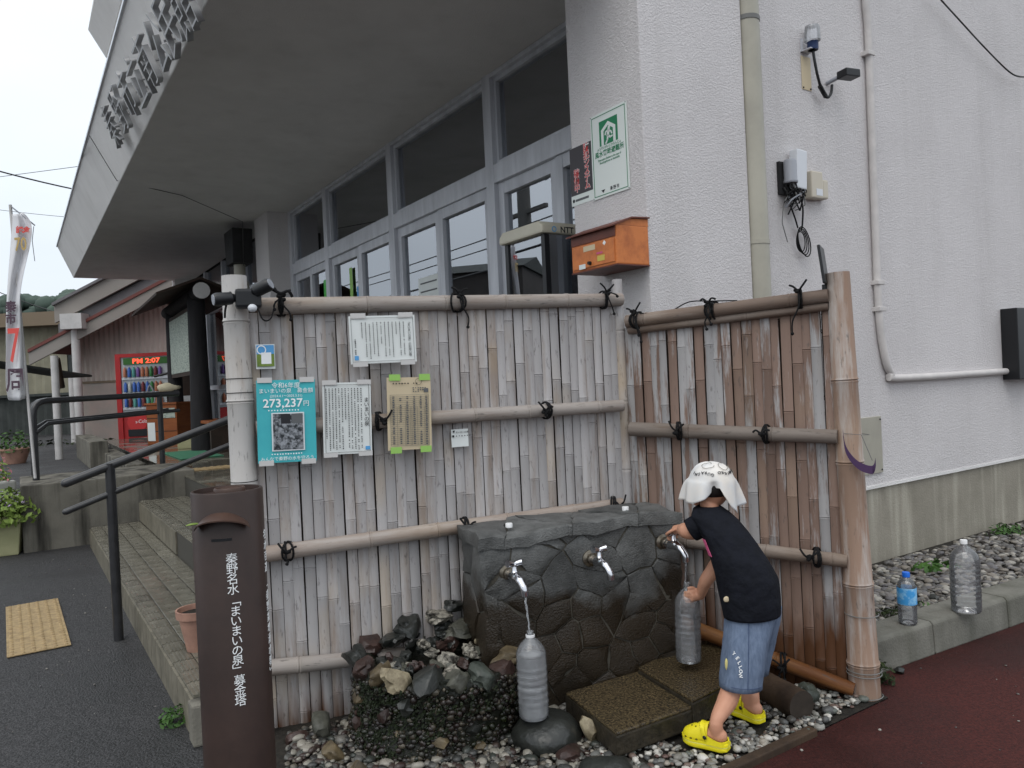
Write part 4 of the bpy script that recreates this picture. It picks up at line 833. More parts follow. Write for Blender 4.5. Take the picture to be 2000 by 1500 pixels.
# ------------------------------------------------------------------ notices on the fence
def notice(name, label, cat, corners, m, w_=.082, th=.0015):
    q = [FP.at(x, y, w_) for x, y in corners]; c = sum(q, V())/4                    # tl, tr, br, bl
    ux = ((q[1]-q[0])+(q[2]-q[3])).normalized(); uz = V((0,-1,0)).cross(ux)*-1; uz = ux.cross(V((0,1,0))); wd = ((q[1]-q[0]).length+(q[2]-q[3]).length)/2; ht = ((q[0]-q[3]).length+(q[1]-q[2]).length)/2
    wc = FP.o.matrix_basis
    t = thing(name, label, cat, A+FP.d*c.x+FP.n*(-c.y)+V((0,0,c.z)), math.atan2(FP.d.y,FP.d.x)); tilt = math.atan2(ux.z, ux.x); t.rotation_euler = (0,-tilt,t.rotation_euler[2])
    b = MB(); K = 8; rows = []
    for i in range(K+1):
        a = -1+2*i/K; rows.append([V((a*wd/2, -.002-.004*(a*a), ht/2)), V((a*wd/2, -.002-.004*(a*a)+th, ht/2)), V((a*wd/2, -.002-.003*(a*a)+th, -ht/2)), V((a*wd/2, -.002-.003*(a*a), -ht/2))])
    b.loft(rows).build('sheet', m, t, 60); t['_'] = 0; del t['_']; return t, wd, ht
def on(x, z, y=-.0075): return frame((x,y,z), (1,0,0), (0,0,1), (0,-1,0))
def tapes(t, wd, ht, m, sx=.055, sz=.02, pos=((-.36,.5),(.36,.5),(-.36,-.5),(.36,-.5))):
    for a, b in pos: MB().box((a*wd-sx/2,-.0085,b*ht-sz/2),(a*wd+sx/2,-.0068,b*ht+sz/2)).build('tape', m, t)
def frame_line(t, wd, ht, mg, th=.0012, m='ink'):
    x, z = wd/2-mg, ht/2-mg; y0, y1 = -.0085, -.0072
    MB().box((-x,y0,z-th),(x,y1,z)).box((-x,y0,-z),(x,y1,-z+th)).box((-x,y0,-z+th),(-x+th,y1,z-th)).box((x-th,y0,-z+th),(x,y1,z-th)).build('border_line', m, t)
def column_marks(t, xs, z0, z1s, w_, seed, m='ink'):
    r_ = random.Random(seed); b = MB()
    for x, z1 in zip(xs, z1s):
        z = z0(x) if callable(z0) else z0
        while z > z1:
            k = r_.uniform(.0035,.0055); 
            if r_.random() < .93: b.box((x-w_/2*r_.uniform(.6,1),-.0082,z-k),(x+w_/2*r_.uniform(.6,1),-.0076,z)); 
            z -= k+.0028
    b.build('print', m, t)['kind'] = 'stuff'
# teal donation poster
t, wd, ht = notice('donation_poster', 'turquoise poster with a dark photo and the sum 273,237 yen', 'poster', ((500,743),(614,741),(619,899),(504,906)), 'paper_teal')
def ln(body, size, z, x=0, m='ink_white', **k): text('print', body, size, m, on(x*wd, z*ht), t, .0002, **k)
ln('令和6年度', .024, .43); ln('まいまいの泉　募金額', .0205, .365); ln('(2024.4.1〜2025.3.31)', .0135, .305); ln('273,237', .046, .215, -.06, bold=.0008); ln('円', .024, .205, .34); ln('みんなで秦野の水を守ろう', .0168, -.455)
MB().box((-.26*wd,-.0078,-.36*ht),(.30*wd,-.0068,.105*ht)).build('photo_border', 'photo_pale', t); MB().box((-.235*wd,-.0088,-.345*ht),(.275*wd,-.0079,.09*ht)).build('photo', 'photo_dark', t)
MB().box((-.10*wd,-.0092,-.03*ht),(.06*wd,-.0089,.088*ht)).build('photo_pillar', 'ink', t); MB().box((.08*wd,-.0091,-.03*ht),(.27*wd,-.0089,.088*ht)).build('photo_fence', 'ink_soft', t)
column_marks(t, [-.3*wd+k*.011 for k in range(11)], .14*ht, [.13*ht]*11, .006, 3, 'ink_white'); column_marks(t, [-.26*wd+k*.010 for k in range(12)], -.39*ht, [-.40*ht]*12, .006, 4, 'ink_white')
tapes(t, wd, ht, 'tape_clear')
# white spring story sheet
t, wd, ht = notice('spring_notice', 'white sheet of vertical handwriting style text titled at the right side', 'notice', ((627,748),(724,746),(726,884),(634,889)), 'paper_white')
frame_line(t, wd, ht, .008); text('print', vtext('まいまいの泉'), .021, 'ink', on(.40*wd, .08*ht), t, .0002, ls=.92)
column_marks(t, [.29*wd-k*.0125 for k in range(12)], .42*ht, [-.41*ht, -.43*ht, -.43*ht, -.43*ht, -.42*ht, .0, -.42*ht, -.40*ht, -.43*ht, -.40*ht, -.43*ht, -.28*ht], .0045, 5)
MB().box((.36*wd,-.0086,-.45*ht),(.46*wd,-.0077,-.40*ht)).build('seal', 'ink_blue', t); tapes(t, wd, ht, 'tape_clear')
# rules sheet, landscape
t, wd, ht = notice('rules_notice', 'white landscape sheet of vertical text taped high on the fence', 'notice', ((680,618),(810,615),(812,706),(685,712)), 'paper_white')
frame_line(t, wd, ht, .008, .0011, 'ink_soft'); text('print', vtext('﹁まいまいの泉﹂の利用心得'), .0128, 'ink', on(.405*wd, 0), t, .0002, ls=.88)
column_marks(t, [.32*wd-k*.0155 for k in range(12)], .36*ht, [-.35*ht, -.34*ht, .1*ht, -.36*ht, -.34*ht, -.36*ht, -.1*ht, -.36*ht, -.3*ht, -.38*ht, -.36*ht, .05*ht], .0042, 6)
column_marks(t, [-.42*wd], .05*ht, [-.3*ht], .006, 8); MB().box((-.44*wd,-.0086,-.42*ht),(-.38*wd,-.0077,-.33*ht)).build('seal', 'ink_blue', t); tapes(t, wd, ht, 'tape_clear', .06, .022)
# cream water test form
t, wd, ht = notice('test_form', 'cream printed table form held with green tape', 'notice', ((755,738),(840,736),(843,876),(757,880)), 'paper_cream')
b = MB(); y0, y1 = -.0082, -.0072
for k in range(27):
    z = .26-.027*k; b.box((-.43*wd,y0,z*ht-.0004),(.44*wd,y1,z*ht+.0004))
for x in (-.43,-.28,-.10,.02,.05,.18,.34,.44): b.box((x*wd-.0004,y0,-.44*ht),(x*wd+.0004,y1,(.10 if abs(x) < .4 else .26)*ht))
b.build('table_lines', 'ink_soft', t)
column_marks(t, [-.36*wd, -.2*wd, -.05*wd, .11*wd, .26*wd, .39*wd], .24*ht, [-.42*ht]*6, .010, 9, 'ink_soft'); column_marks(t, [-.35*wd+.012*k for k in range(9)], .425*ht, [.415*ht]*9, .007, 10, 'ink'); column_marks(t, [.1*wd+.01*k for k in range(6)], .36*ht, [.31*ht]*6, .007, 11, 'ink_soft')
MB().lathe([(.0125,0),(.0135,0),(.0135,.0012),(.0125,.0012)], 20, (.22*wd,-.0072,.44*ht), False, M.Rotation(R(90),3,'X')).build('round_stamp', 'ink', t); MB().box((.34*wd,-.0086,.29*ht),(.44*wd,-.0077,.345*ht)).build('seal', 'ink_soft', t)
tapes(t, wd, ht, 'tape_green', .046, .026, ((-.32,.5),(.36,.5),(-.32,-.5),(.36,-.5)))
# small cards (their square codes left out)
t, wd, ht = notice('photo_card', 'small landscape photo card high at the left end of fence', 'card', ((499,673),(536,672),(538,720),(500,721)), 'paper_white', .03)
MB().box((-.45*wd,-.0085,.1*ht),(.45*wd,-.0072,.46*ht)).build('sky_print', 'ink_blue', t); MB().box((-.45*wd,-.0084,-.40*ht),(.45*wd,-.0072,.1*ht)).build('field_print', 'leaf_pale', t); MB().box((-.22*wd,-.0090,-.30*ht),(.30*wd,-.0085,.16*ht)).build('code_field', 'ink_white', t)
MB().lathe([(.014,0),(.018,0),(.018,.0008),(.014,.0008)], 20, (-.2*wd,-.0086,.27*ht), False, M.Rotation(R(90),3,'X')).build('emblem', 'ink_white', t)
t, wd, ht = notice('white_card', 'small white card right of the cream form', 'card', ((880,839),(913,837),(915,871),(882,874)), 'paper_white', .03)
text('print', 'まいまいの泉', .0095, 'ink', on(.14*wd,.32*ht), t, .0002); MB().prism([(-.43*wd,-.0085,.44*ht),(-.28*wd,-.0085,.44*ht),(-.355*wd,-.0085,.28*ht)], (0,.001,0)).build('emblem', 'ink', t); column_marks(t, [-.2*wd+.012*k for k in range(6)], .15*ht, [.13*ht]*6, .006, 12, 'ink_soft')
MB().box((-.45*wd,-.0086,.06*ht),(-.34*wd,-.0075,.18*ht)).build('mark', 'ink', t)

# ------------------------------------------------------------------ lamps on the fence posts
lp = FP.o.matrix_basis
def fpw(px, py, w_): q = FP.at(px, py, w_); return A+FP.d*q.x+FP.n*w_+V((0,0,q.z))
t = thing('security_light', 'black twin head sensor light strapped to the left fence post', 'light', fpw(478, 580, .10), math.atan2(FP.d.y,FP.d.x))
MB().box((-.035,-.03,-.045),(.06,.03,.03)).build('housing', 'black_plastic', t, None, .012)
for s_, ax in ((-1, V((-1,-.25,-.12))), (1, V((.9,-.5,.42)))):
    ax.normalize(); h = MB().tube([ax*.03, ax*.045, ax*.05, ax*.105, ax*.115], [.012,.018,.024,.026,.022], 16).build('lamp_head', 'black_plastic', t, 40); MB().tube([ax*.112, ax*.118], .02, 16).build('lens', 'grey_plastic', h)
MB().ball((.025,-.025,-.045), (.018,.018,.016), 2).build('sensor', 'white_plastic', t, 80)
MB().tube(spline([(.05,0,.02),(.09,-.02,.03),(.13,-.01,.012),(.16,-.012,.02),(.175,0,.0)]), .006, 8).tube(spline([(.04,-.02,-.03),(.06,-.04,-.09),(.09,-.03,-.085),(.11,-.03,-.02)]), .003, 6).tube(spline([(-.05,0,.02),(-.07,-.01,-.04),(-.075,-.01,-.08)]), .004, 6).build('cable', 'rope', t, 60)
q = SP.at(1608, 520, .02); t = thing('solar_panel', 'small dark solar panel clipped upright beside the right fence post', 'solar panel', SP.a+SP.d*q.x+SP.n*.02+V((0,0,SP.at(1608,556,.02).z)), math.atan2(SP.d.y,SP.d.x)+R(93))
MB().box((-.07,-.006,.0),(.07,.006,.155), M.Rotation(R(-6),3,'X')).build('panel', 'black_plastic', t, None, .004); MB().tube([(0,0,.0),(0,.0,-.05)], .009, 8).build('stem', 'black_plastic', t)
wp = SP.o; z_ = SP.at(1640, 850, .06).z; c_ = SP.a+SP.d*SP.len
t = thing('purple_strap', 'purple strap hanging from the right fence post', 'strap', c_)
dd, nn = SP.d, SP.n
s_pts = spline([nn*.066-dd*.03+V((0,0,z_+.01)), nn*.07-dd*.02+V((0,0,z_-.06)), nn*.075+dd*.02+V((0,0,z_-.115)), nn*.066+dd*.07+V((0,0,z_-.135)), nn*.05+dd*.082+V((0,0,z_-.105))])
MB().loft([[p+V((0,0,.016)), p+nn*.002+V((0,0,.016)), p+nn*.002-V((0,0,.016)), p-V((0,0,.016))] for p in s_pts]).build('webbing', 'purple', t, 60)
MB().lathe([(.0575,0),(.059,.001),(.0575,.002)], 20, (0,0,z_-.0), False, M.Rotation(R(6),3,'Y')).build('wire_loop', 'wire_grey', t); MB().tube([nn*.052+dd*.035+V((0,0,z_)), nn*.054+dd*.07+V((0,0,z_-.1))], .0015, 5).build('hook_wire', 'wire_grey', t)

# ------------------------------------------------------------------ signs, mailbox, phone cabinet on the pillar
def onf(s, z, q=.006): return frame((s,q,z), (-1,0,0), (0,0,1), (0,1,0))
a, b = fw(1148, 228, .47), fw(1224, 370, .47); c4 = [fw(*q, .47) for q in ((1148,226),(1219,197),(1226,370),(1155,391))]
cs_ = sum((q.x for q in c4))/4; cz = sum((q.z for q in c4))/4; wd = abs(c4[0].x-c4[1].x); ht = c4[1].z-c4[2].z
t = thing('evacuation_sign', 'white and green evacuation shelter sign on the stucco pillar', 'sign', wld(cs_, .452, cz), BROT)
MB().box((-wd/2,0,-ht/2),(wd/2,.004,ht/2)).build('plate', 'sign_white', t, None, .0015)
def ring4(x, z, th, y0, y1): return MB().box((-x,y0,z-th),(x,y1,z)).box((-x,y0,-z),(x,y1,-z+th)).box((-x,y0,-z+th),(-x+th,y1,z-th)).box((x-th,y0,-z+th),(x,y1,z-th))
ring4(wd/2-.012, ht/2-.012, .0035, .0041, .0052).build('border_line', 'sign_green', t)
gz = ht*.25; gw, gh = wd*.25, ht*.145
MB().box((-gw,.0041,gz-gh),(gw,.0050,gz+gh)).build('green_field', 'sign_green', t)
hp = [(-.78,-1.02),(-.78,.25),(0,.80),(.78,.25),(.78,-1.02),(.52,-1.02),(.52,.10),(0,.48),(-.52,.10),(-.52,-1.02)]
MB().prism([(-x*gw,.0051,gz+z*gh) for x, z in hp], (0,.0006,0)).build('house_outline', 'sign_white', t)
man = [((0.05,.12),(-.05,-.35),.13),((.0,.05),(.30,-.12),.07),((.3,-.12),(.38,-.30),.06),((0,.08),(-.28,-.02),.07),((-.28,-.02),(-.34,-.22),.06),((-.05,-.35),(.22,-.55),.085),((.22,-.55),(.42,-.50),.07),((-.05,-.35),(-.12,-.68),.085),((-.12,-.68),(-.30,-.92),.075)]
b = MB()
for (x0_, z0_), (x1_, z1_), r_ in man:
    d_ = V((x1_-x0_,0,z1_-z0_)).normalized(); n_ = V((-d_.z,0,d_.x))*r_; A_, B_ = V((x0_,0,z0_))-d_*r_*.5, V((x1_,0,z1_))+d_*r_*.5
    b.prism([V((-v.x*gw,.0051,gz+v.z*gh)) for v in (A_+n_,B_+n_,B_-n_,A_-n_)], (0,.0007,0))
b.lathe([(.001,0),(.13*gw,0),(.13*gw,.0007),(.001,.0007)], 14, (-.1*gw,.0051,gz+.27*gh), False, M.Rotation(R(-90),3,'X')).build('running_figure', 'sign_white', t)
def sl(body, size, z, x=0, m='sign_green', **k): text('lettering', body, size, m, onf(x, z*ht, .0047), t, .0004, **k)
sl('ふうすいがいじひなんじょ', .0165, .075, sx=wd/.30); sl('風水害時避難所', .034, .012, sx=wd/.30, bold=.0004); sl('Evacuation Shelter in the case of', .0165, -.055, sx=wd/.35); sl('flood,typhoon or landslide', .0165, -.09, sx=wd/.32); sl('秦野市', .022, -.425, -.03, 'ink', cs=1.3)
MB().prism([(.075,.0045,-.41*ht),(.045,.0045,-.41*ht),(.06,.0045,-.445*ht)], (0,.0005,0)).build('emblem', 'ink', t)
for x in (-1, 1):
    for z in (-1, 1): MB().ball((x*(wd/2-.006),.005,z*(ht/2-.006)), .003, 1).build('screw', 'ink_soft', t)
c4 = [fw(*q, .455) for q in ((1118,290),(1148,276),(1155,392),(1121,402))]; cs_ = sum(q.x for q in c4)/4+.012; cz = sum(q.z for q in c4)/4; wd = .20; ht = (c4[0].z+c4[1].z-c4[2].z-c4[3].z)/2
cs_ = c4[1].x+wd/2-.01
t = thing('security_sign', 'dark security sign with red vertical lettering beside the evacuation sign', 'sign', wld(min(cs_,.485), .4505, cz), BROT)
MB().box((-wd/2,0,-ht/2),(wd/2,.0015,ht/2)).build('plate', 'sign_white', t); MB().box((-wd/2+.001,.0016,-ht/2+.055),(wd/2-.001,.0024,ht/2-.001)).build('dark_field', 'sign_dark', t)
for body, x, z in (('防犯システム', -.045, .03), ('稼働中', .045, -.03)):
    text('lettering', vtext(body), .050, 'ink_white', onf(x, z, .0026), t, .0002, ls=.80, bold=.0022); text('lettering', vtext(body), .050, 'sign_red', onf(x, z, .0034), t, .0003, ls=.80, bold=.0004)
MB().box((-wd/2+.05,.0016,-ht/2+.02),(wd/2-.035,.0022,-ht/2+.032)).build('small_print', 'ink_soft', t); MB().ball((wd/2-.02,.0016,-ht/2+.027), (.010,.001,.010), 2).build('emblem', 'ink', t)
# mailbox
c4 = [fw(*q, .66) for q in ((1115,460),(1202,432),(1204,512),(1119,537))]; sL, sR = c4[0].x, c4[1].x; z1, z0 = (c4[0].z+c4[1].z)/2, (c4[2].z+c4[3].z)/2
t = thing('mailbox', 'rusty orange metal letterbox fixed to the stucco pillar', 'mailbox', wld((sL+sR)/2, .45, 0), BROT); hw = (sL-sR)/2; dq = .21
MB().box((-hw,.003,z0),(hw,dq,z1-.01)).build('box', 'mailbox', t, None, .006)
MB().prism([(-hw-.012,.0,z1+.035),(-hw-.012,dq*.55,z1+.03),(-hw-.012,dq+.025,z1-.015),(-hw-.012,dq+.025,z1-.021),(-hw-.012,dq*.55,z1+.023),(-hw-.012,0,z1+.028)], (2*hw+.024,0,0)).build('lid', 'mailbox_roof', t, 30)
MB().prism([(-hw,.003,z1-.011),(-hw,dq-.004,z1-.011),(-hw,dq*.55,z1+.022),(-hw,.003,z1+.027)], (2*hw,0,0)).build('gable', 'mailbox', t)
MB().box((-hw+.004,dq+.0005,z1-.065),(hw-.004,dq+.004,z1-.016)).build('slot_flap', 'mailbox_roof', t, None, .001)
d_ = MB().box((-hw+.012,dq+.0005,z0+.012),(hw-.012,dq+.005,z1-.072)).build('door', 'mailbox', t, None, .002)
for x0_, zz0, x1_, zz1, m_ in ((-.02,.62,.07,.80,'paper_cream'),(-.09,.20,-.035,.38,'book_yellow'),(.06,.06,.11,.22,'paper_white'),(-.075,.44,-.03,.5,'pink_print')): MB().box((x0_,dq+.0052,z0+(z1-z0)*zz0*.75),(x1_,dq+.0062,z0+(z1-z0)*zz1*.75)).build('sticker', m_, t)
MB().box((-.105,dq+.0052,-.012),(-.088,dq+.0062,.005), M.Rotation(R(45),3,'Y')).build('sticker', 'ink_white', t).location = (.005,0,z0+.115)
MB().tube([(.02,dq+.004,z0+.03),(.02,dq+.02,z0+.03)], .009, 10).build('lock', 'drain_dark', t); MB().box((-hw-.003,.003,z0-.006),(hw+.003,dq+.003,z0)).build('bottom_edge', 'mailbox_roof', t)
# public phone cabinet behind the pillar edge
kq = .40; c = [fw(*q, kq) for q in ((1063,460),(985,462),(985,570))]; sR, sL = c[0].x, c[1].x; zt = fw(1063,455,kq).z
t = thing('phone_cabinet', 'cream roofed glass cabinet with a green public telephone, left of the pillar', 'phone booth', wld((sL+sR)/2, .02, 0), BROT); hw = (sL-sR)/2; dq = kq-.02
rp_ = [(-hw-.02,zt),(-hw-.02,zt+.045),(-hw+.02,zt+.075),(hw-.02,zt+.075),(hw+.02,zt+.045),(hw+.02,zt)]
MB().prism([(x,-.0,z) for x, z in rp_], (0,dq+.03,0)).build('roof', 'booth_cream', t, None, .012)
for x in (-hw+.018, hw-.018):
    for y in (dq-.018, .018): MB().box((x-.018,y-.018,FL),(x+.018,y+.018,zt)).build('frame_post', 'black_plastic', t)
for x in (-hw+.01, hw-.01): MB().box((x-.003,.037,FL+.02),(x+.003,dq-.037,zt)).build('side_glass', 'glass', t)
MB().box((-hw+.037,dq-.016,FL+.02),(hw-.037,dq-.010,zt)).build('front_glass', 'glass', t)
MB().box((-hw,0,FL),(hw,.012,zt)).build('back_panel', 'white_plastic', t); MB().box((-hw+.02,.02,1.63),(hw-.02,dq-.02,1.66)).build('shelf', 'booth_cream', t)
text('lettering', 'NTT', .05, 'ink', frame((-hw-.0203,dq-.155,zt+.022), (0,-1,0), (0,0,1), (-1,0,0)), t, .0005, bold=.001)
MB().lathe([(.011,0),(.017,0),(.017,.001),(.011,.001)], 20, (-hw-.0203,dq-.06,zt+.024), False, M.Rotation(R(-90),3,'Y')).build('emblem', 'ink_blue', t)
ph = thing('telephone', 'bright green public telephone inside the glass cabinet', 'telephone', wld((sL+sR)/2, .02, 1.66), BROT)
MB().prism([(-hw+.05,.05,.0),(-hw+.05,.24,.0),(-hw+.05,.20,.30),(-hw+.05,.05,.36)], (.2,0,0)).build('body', 'phone_green', ph, None, .012)
MB().tube(spline([(hw-.12,.27,.30),(hw-.10,.29,.27),(hw-.10,.29,.17),(hw-.10,.29,.08),(hw-.12,.27,.05)]), [.026]*4+[.017]*16+[.026]*5, 12).build('handset', 'phone_green', ph, 50)
MB().box((-hw+.07,.2055,.10),(-hw+.2,.2155,.24), M.Rotation(R(-7),3,'X')).build('display', 'black_plastic', ph)
bk = one(MB().box((-.13,-.02,0),(.13,.02,.30)).build('phone_book', 'book_yellow', None, None, .003), 'yellow and black telephone directory standing in the glass cabinet', 'book'); bk.location = wld(sR+.045, .20, 1.661); bk.rotation_euler = (0,0,BROT+R(90))
MB().box((-.131,.0205,.13),(.131,.0225,.22)).build('cover_band', 'ink', bk); MB().box((-.12,.0205,.235),(-.02,.0222,.285)).build('cover_patch', 'ink_blue', bk)
text('cover_title', 'タウンページ', .075, 'ink_white', frame((0,.0227,.172), (-1,0,0), (0,0,1), (0,1,0)), bk, .0003, sx=.6, bold=.001)

# ------------------------------------------------------------------ fixtures on the side wall
def sww(px, py, s): q = sw(px, py, s); return wld(s, q.y, q.z)
SR = BROT+R(90)                                              # local +y points out of the side wall after this turn: x along the wall
def side_thing(name, label, cat, px, py): p_ = sww(px, py, .119); return thing(name, label, cat, p_, TH)       # local x = along wall to the right, -y = outwards
t = side_thing('photo_sensor', 'clear domed photo switch on a wall bracket with a wire looping down', 'sensor', 1572, 95)
MB().box((-.045,-.012,-.03),(-.035,0,.05)).box((-.045,-.07,-.03),(.03,-.0,-.024)).build('bracket', 'metal_grey', t); mat('navy', S(40,58,96), .4); MB().lathe([(.030,-.03),(.032,-.02),(.032,.015),(.034,.018)], 20, (0,-.055,0)).build('base', 'navy', t, 40)
MB().lathe([(.038,.018),(.046,.024),(.044,.095),(.040,.112),(.02,.12),(.001,.121)], 22, (0,-.055,0)).build('dome', 'pet_frost', t, 50)
cpt = [V((.0,-.055,-.03)), V((.005,-.06,-.10)), V((.03,-.06,-.19)), V((.085,-.05,-.27)), V((.13,-.05,-.29)), V((.16,-.055,-.26)), V((.165,-.06,-.21))]
MB().tube(spline(cpt), .0085, 8).build('cable', 'black_plastic', t, 60); MB().tube([V((.05,-.055,-.235)),V((.12,-.045,-.285))], .014, 8).build('cable_joint', 'black_plastic', t, 50)
MB().box((-.045,-.0025,-.25),(.045,-.0005,-.05)).build('bare_patch', 'paper_cream', t)
for x in (-.035,.035): MB().ball((x,-.004,-.24), .006, 1).build('screw', 'drain_dark', t)
t = side_thing('camera', 'small black box camera on a short arm below the photo switch', 'camera', 1618, 158)
MB().tube([(-.02,0,-.02),(.0,-.09,.0)], .012, 10).build('arm', 'grey_plastic', t, 50); MB().box((-.03,-.16,-.022),(.08,-.08,.025), M.Rotation(R(-12),3,'Z')).build('housing', 'black_plastic', t, None, .006)
t = side_thing('junction_box', 'white cable box with grey cylinder and a tangle of wires by the downpipe', 'junction box', 1545, 338)
MB().box((-.045,-.075,-.11),(.05,-.02,.12), M.Rotation(R(4),3,'Y')).build('white_box', 'white_plastic', t, None, .008); MB().lathe([(.038,-.08),(.041,-.075),(.041,-.068),(.037,-.06),(.037,.045),(.032,.055)], 18, (-.075,-.05,.0)).build('grey_canister', 'grey_plastic', t, 40)
MB().box((-.13,-.02,-.14),(.04,0,.05)).build('back_plate', 'drain_dark', t)
rg = random.Random(77)
for k in range(22):
    a = V((rg.uniform(-.12,.05), rg.uniform(-.07,-.02), rg.uniform(-.11,-.07))); e_ = V((rg.uniform(-.13,.05), rg.uniform(-.06,-.02), rg.uniform(-.26,-.14))); m_ = (a+e_)/2+V((rg.uniform(-.07,.07),rg.uniform(-.03,0),rg.uniform(-.06,.03)))
    MB().tube(spline([a, a+V((rg.uniform(-.03,.03),-.01,-.04)), m_, e_]), rg.uniform(.0025,.005), 5).build('wire', rg.choice(['rope','rope','wire_grey','grey_plastic']), t, 60)
MB().tube(spline([(.02,-.03,-.12),(.04,-.04,-.2),(.045,-.03,-.3),(.03,-.03,-.34)]), .005, 6).tube(spline([(-.06,-.03,-.2),(-.02,-.03,-.28),(.0,-.03,-.33)]), .005, 6).build('drop_wire', 'rope', t, 60)
for k in range(4): MB().tube([V((.022+(.040+.006*k)*math.cos(a)+.007*k, -.03-.003*k, -.41+(.060+.007*k)*math.sin(a)-.01*math.cos(a)*k)) for a in [i*2*math.pi/22 for i in range(23)]], .0034, 6, False).build('cable_coil', 'rope', t, 60)
MB().tube(spline([(-.12,-.03,-.2),(-.14,-.03,-.3),(-.13,-.03,-.34),(-.1,-.03,-.42)]), .003, 5).build('drop_wire', 'wire_grey', t, 60)
t = side_thing('meter_box', 'beige plastic box pair on the wall right of the wire tangle', 'box', 1583, 367)
MB().box((-.07,-.06,-.075),(.04,0,.085)).build('large_case', 'cream_plastic', t, None, .008); MB().box((.048,-.05,-.07),(.105,0,.045)).build('small_case', 'cream_plastic', t, None, .01); MB().box((-.03,-.0615,-.06),(.03,-.0605,-.02)).build('label_plate', 'white_plastic', t)

# ------------------------------------------------------------------ child at the right tap
kid = thing('person', 'child in black T-shirt, denim shorts and yellow clogs bending to fill a bottle', 'person', (0,0,0))
def ell(L_, R_, Y, b, n_=24, dy=0., wob=0., seed=0):
    l_, r_ = P(*L_, Y), P(*R_, Y+dy); c = (l_+r_)/2; u = (r_-l_)/2; v = V((0,b,0)); rr_ = random.Random(seed)
    return [c+u*math.cos(a)*(1+wob*math.sin(3*a+seed))+v*math.sin(a)*(1+wob*math.sin(4*a+seed*2)) for a in [i*2*math.pi/n_ for i in range(n_)]]
def evalmesh(b, name, m, parent, voxel, smooth_it=4, sub=0):
    me = b.mesh(name, None); o = bpy.data.objects.new('tmp', me); col.objects.link(o)
    md = o.modifiers.new('r', 'REMESH'); md.mode = 'VOXEL'; md.voxel_size = voxel; md.use_smooth_shade = True
    if smooth_it: s_ = o.modifiers.new('s', 'SMOOTH'); s_.iterations = smooth_it; s_.factor = .5
    dg = bpy.context.evaluated_depsgraph_get(); me2 = bpy.data.meshes.new_from_object(o.evaluated_get(dg)); bpy.data.objects.remove(o); bpy.data.meshes.remove(me)
    me2.name = name; me2.materials.clear(); me2.materials.append(MATS[m]); return ob(name, me2, parent)
def dense(pts, rad, k=5):
    q = spline(pts, k); n_ = len(pts); r_ = []
    for i in range(len(q)): t = i/(len(q)-1)*(n_-1); j = min(int(t), n_-2); r_.append(rad[j]+(rad[j+1]-rad[j])*(t-j))
    return q, r_
body = MB()
Hc = P(1390, 948, 2.96)
def limb(pts, rad, k=5, seg=14): q, r_ = dense(pts, rad, k); body.tube(q, r_, seg); body.ball(q[0], r_[0], 2); body.ball(q[-1], r_[-1], 2)
hipN, hipF = P(1456, 1215, 2.81), P(1488, 1212, 2.86)
dN, dFo = V((-.80,.60,0)), V((-.52,.85,0)); hN, hF = Zp(1424,1472,.02), Zp(1490,1418,.02); fN, fF = hN+dN*.04, hF+dFo*.04; fN.z = fF.z = .075
limb([hipN, P(1448,1290,2.775), P(1431,1338,2.745), P(1420,1370,2.725), V((fN.x,fN.y,.125)), V((fN.x,fN.y,.075))], [.046,.043,.036,.036,.023,.024], 5)
limb([hipF, P(1478,1290,2.88), P(1466,1335,2.89), P(1466,1368,2.89), V((fF.x,fF.y,.125)), V((fF.x,fF.y,.075))], [.046,.042,.034,.034,.022,.023], 5)
for f_, dr in ((fN, V((-.80,.60,0))), (fF, V((-.52,.85,0)))): limb([f_-dr*.012, f_+dr*.04, f_+dr*.09-V((0,0,.012))], [.024,.023,.018])
limb([P(1468,1205,2.82), P(1455,1130,2.83), P(1430,1060,2.87), P(1400,1015,2.91)], [.062,.058,.056,.042]); limb([P(1394,1006,2.92), P(1384,985,2.935), Hc+V((-.005,0,-.02))], [.034,.033,.036])
body.ball(Hc, (.068,.078,.085), 3); body.ball(Hc+V((-.03,.07,-.035)), (.012,.014,.012), 2); body.ball(Hc+V((-.045,.035,-.055)), (.03,.03,.03), 2)      # skull, nose, jaw
for s_ in (-1, 1): body.ball(Hc+V((s_*.068,.01,-.015)), (.010,.016,.022), 2)
def hand(w_, fwd, up, side, curl, sgn, k0=.82):
    fwd, up = fwd.normalized(), up.normalized(); side = side.normalized(); body.ball(w_+fwd*.024, .020, 2)
    body.tube([w_-fwd*.005, w_+fwd*.02+side*.0, w_+fwd*.045], [.017,.019,.020], 12)
    for k, ln_ in enumerate((.036,.041,.039,.031)):
        b0 = w_+fwd*.038+side*(-.0165+.011*k)*1.15; p1_ = b0+fwd*ln_*.45-up*curl*.008; p2_ = p1_+fwd*ln_*.22-up*ln_*.45*curl; p3_ = p2_-fwd*ln_*.12*curl-up*ln_*.32*curl+fwd*ln_*.25*(1-curl)
        body.tube(spline([b0-fwd*.012, b0, p1_, p2_, p3_], 3), [.0068]*7+[.0062]*6, 8); body.ball(p3_, .0062, 1)
    tb = w_+fwd*.018+side*sgn*.02; body.tube(spline([tb, tb+side*sgn*.016+fwd*.014-up*.006, tb+side*sgn*.014+fwd*.036-up*.014], 4), .0072, 8)
hd = p3+FP.n*.085+V((0,0,.062))
wr = hd+V((.034,-.042,.016))
limb([P(1388,1022,2.91), P(1358,1036,2.93), P(1338,1036,2.95), wr], [.036,.035,.030,.019], 5)
hand(wr, (hd-wr), V((0,0,1)), FP.d, 1.0, -1)
bn_ = b3.location+V((0,0,.262)); wr2 = bn_+V((.055,-.022,.006))
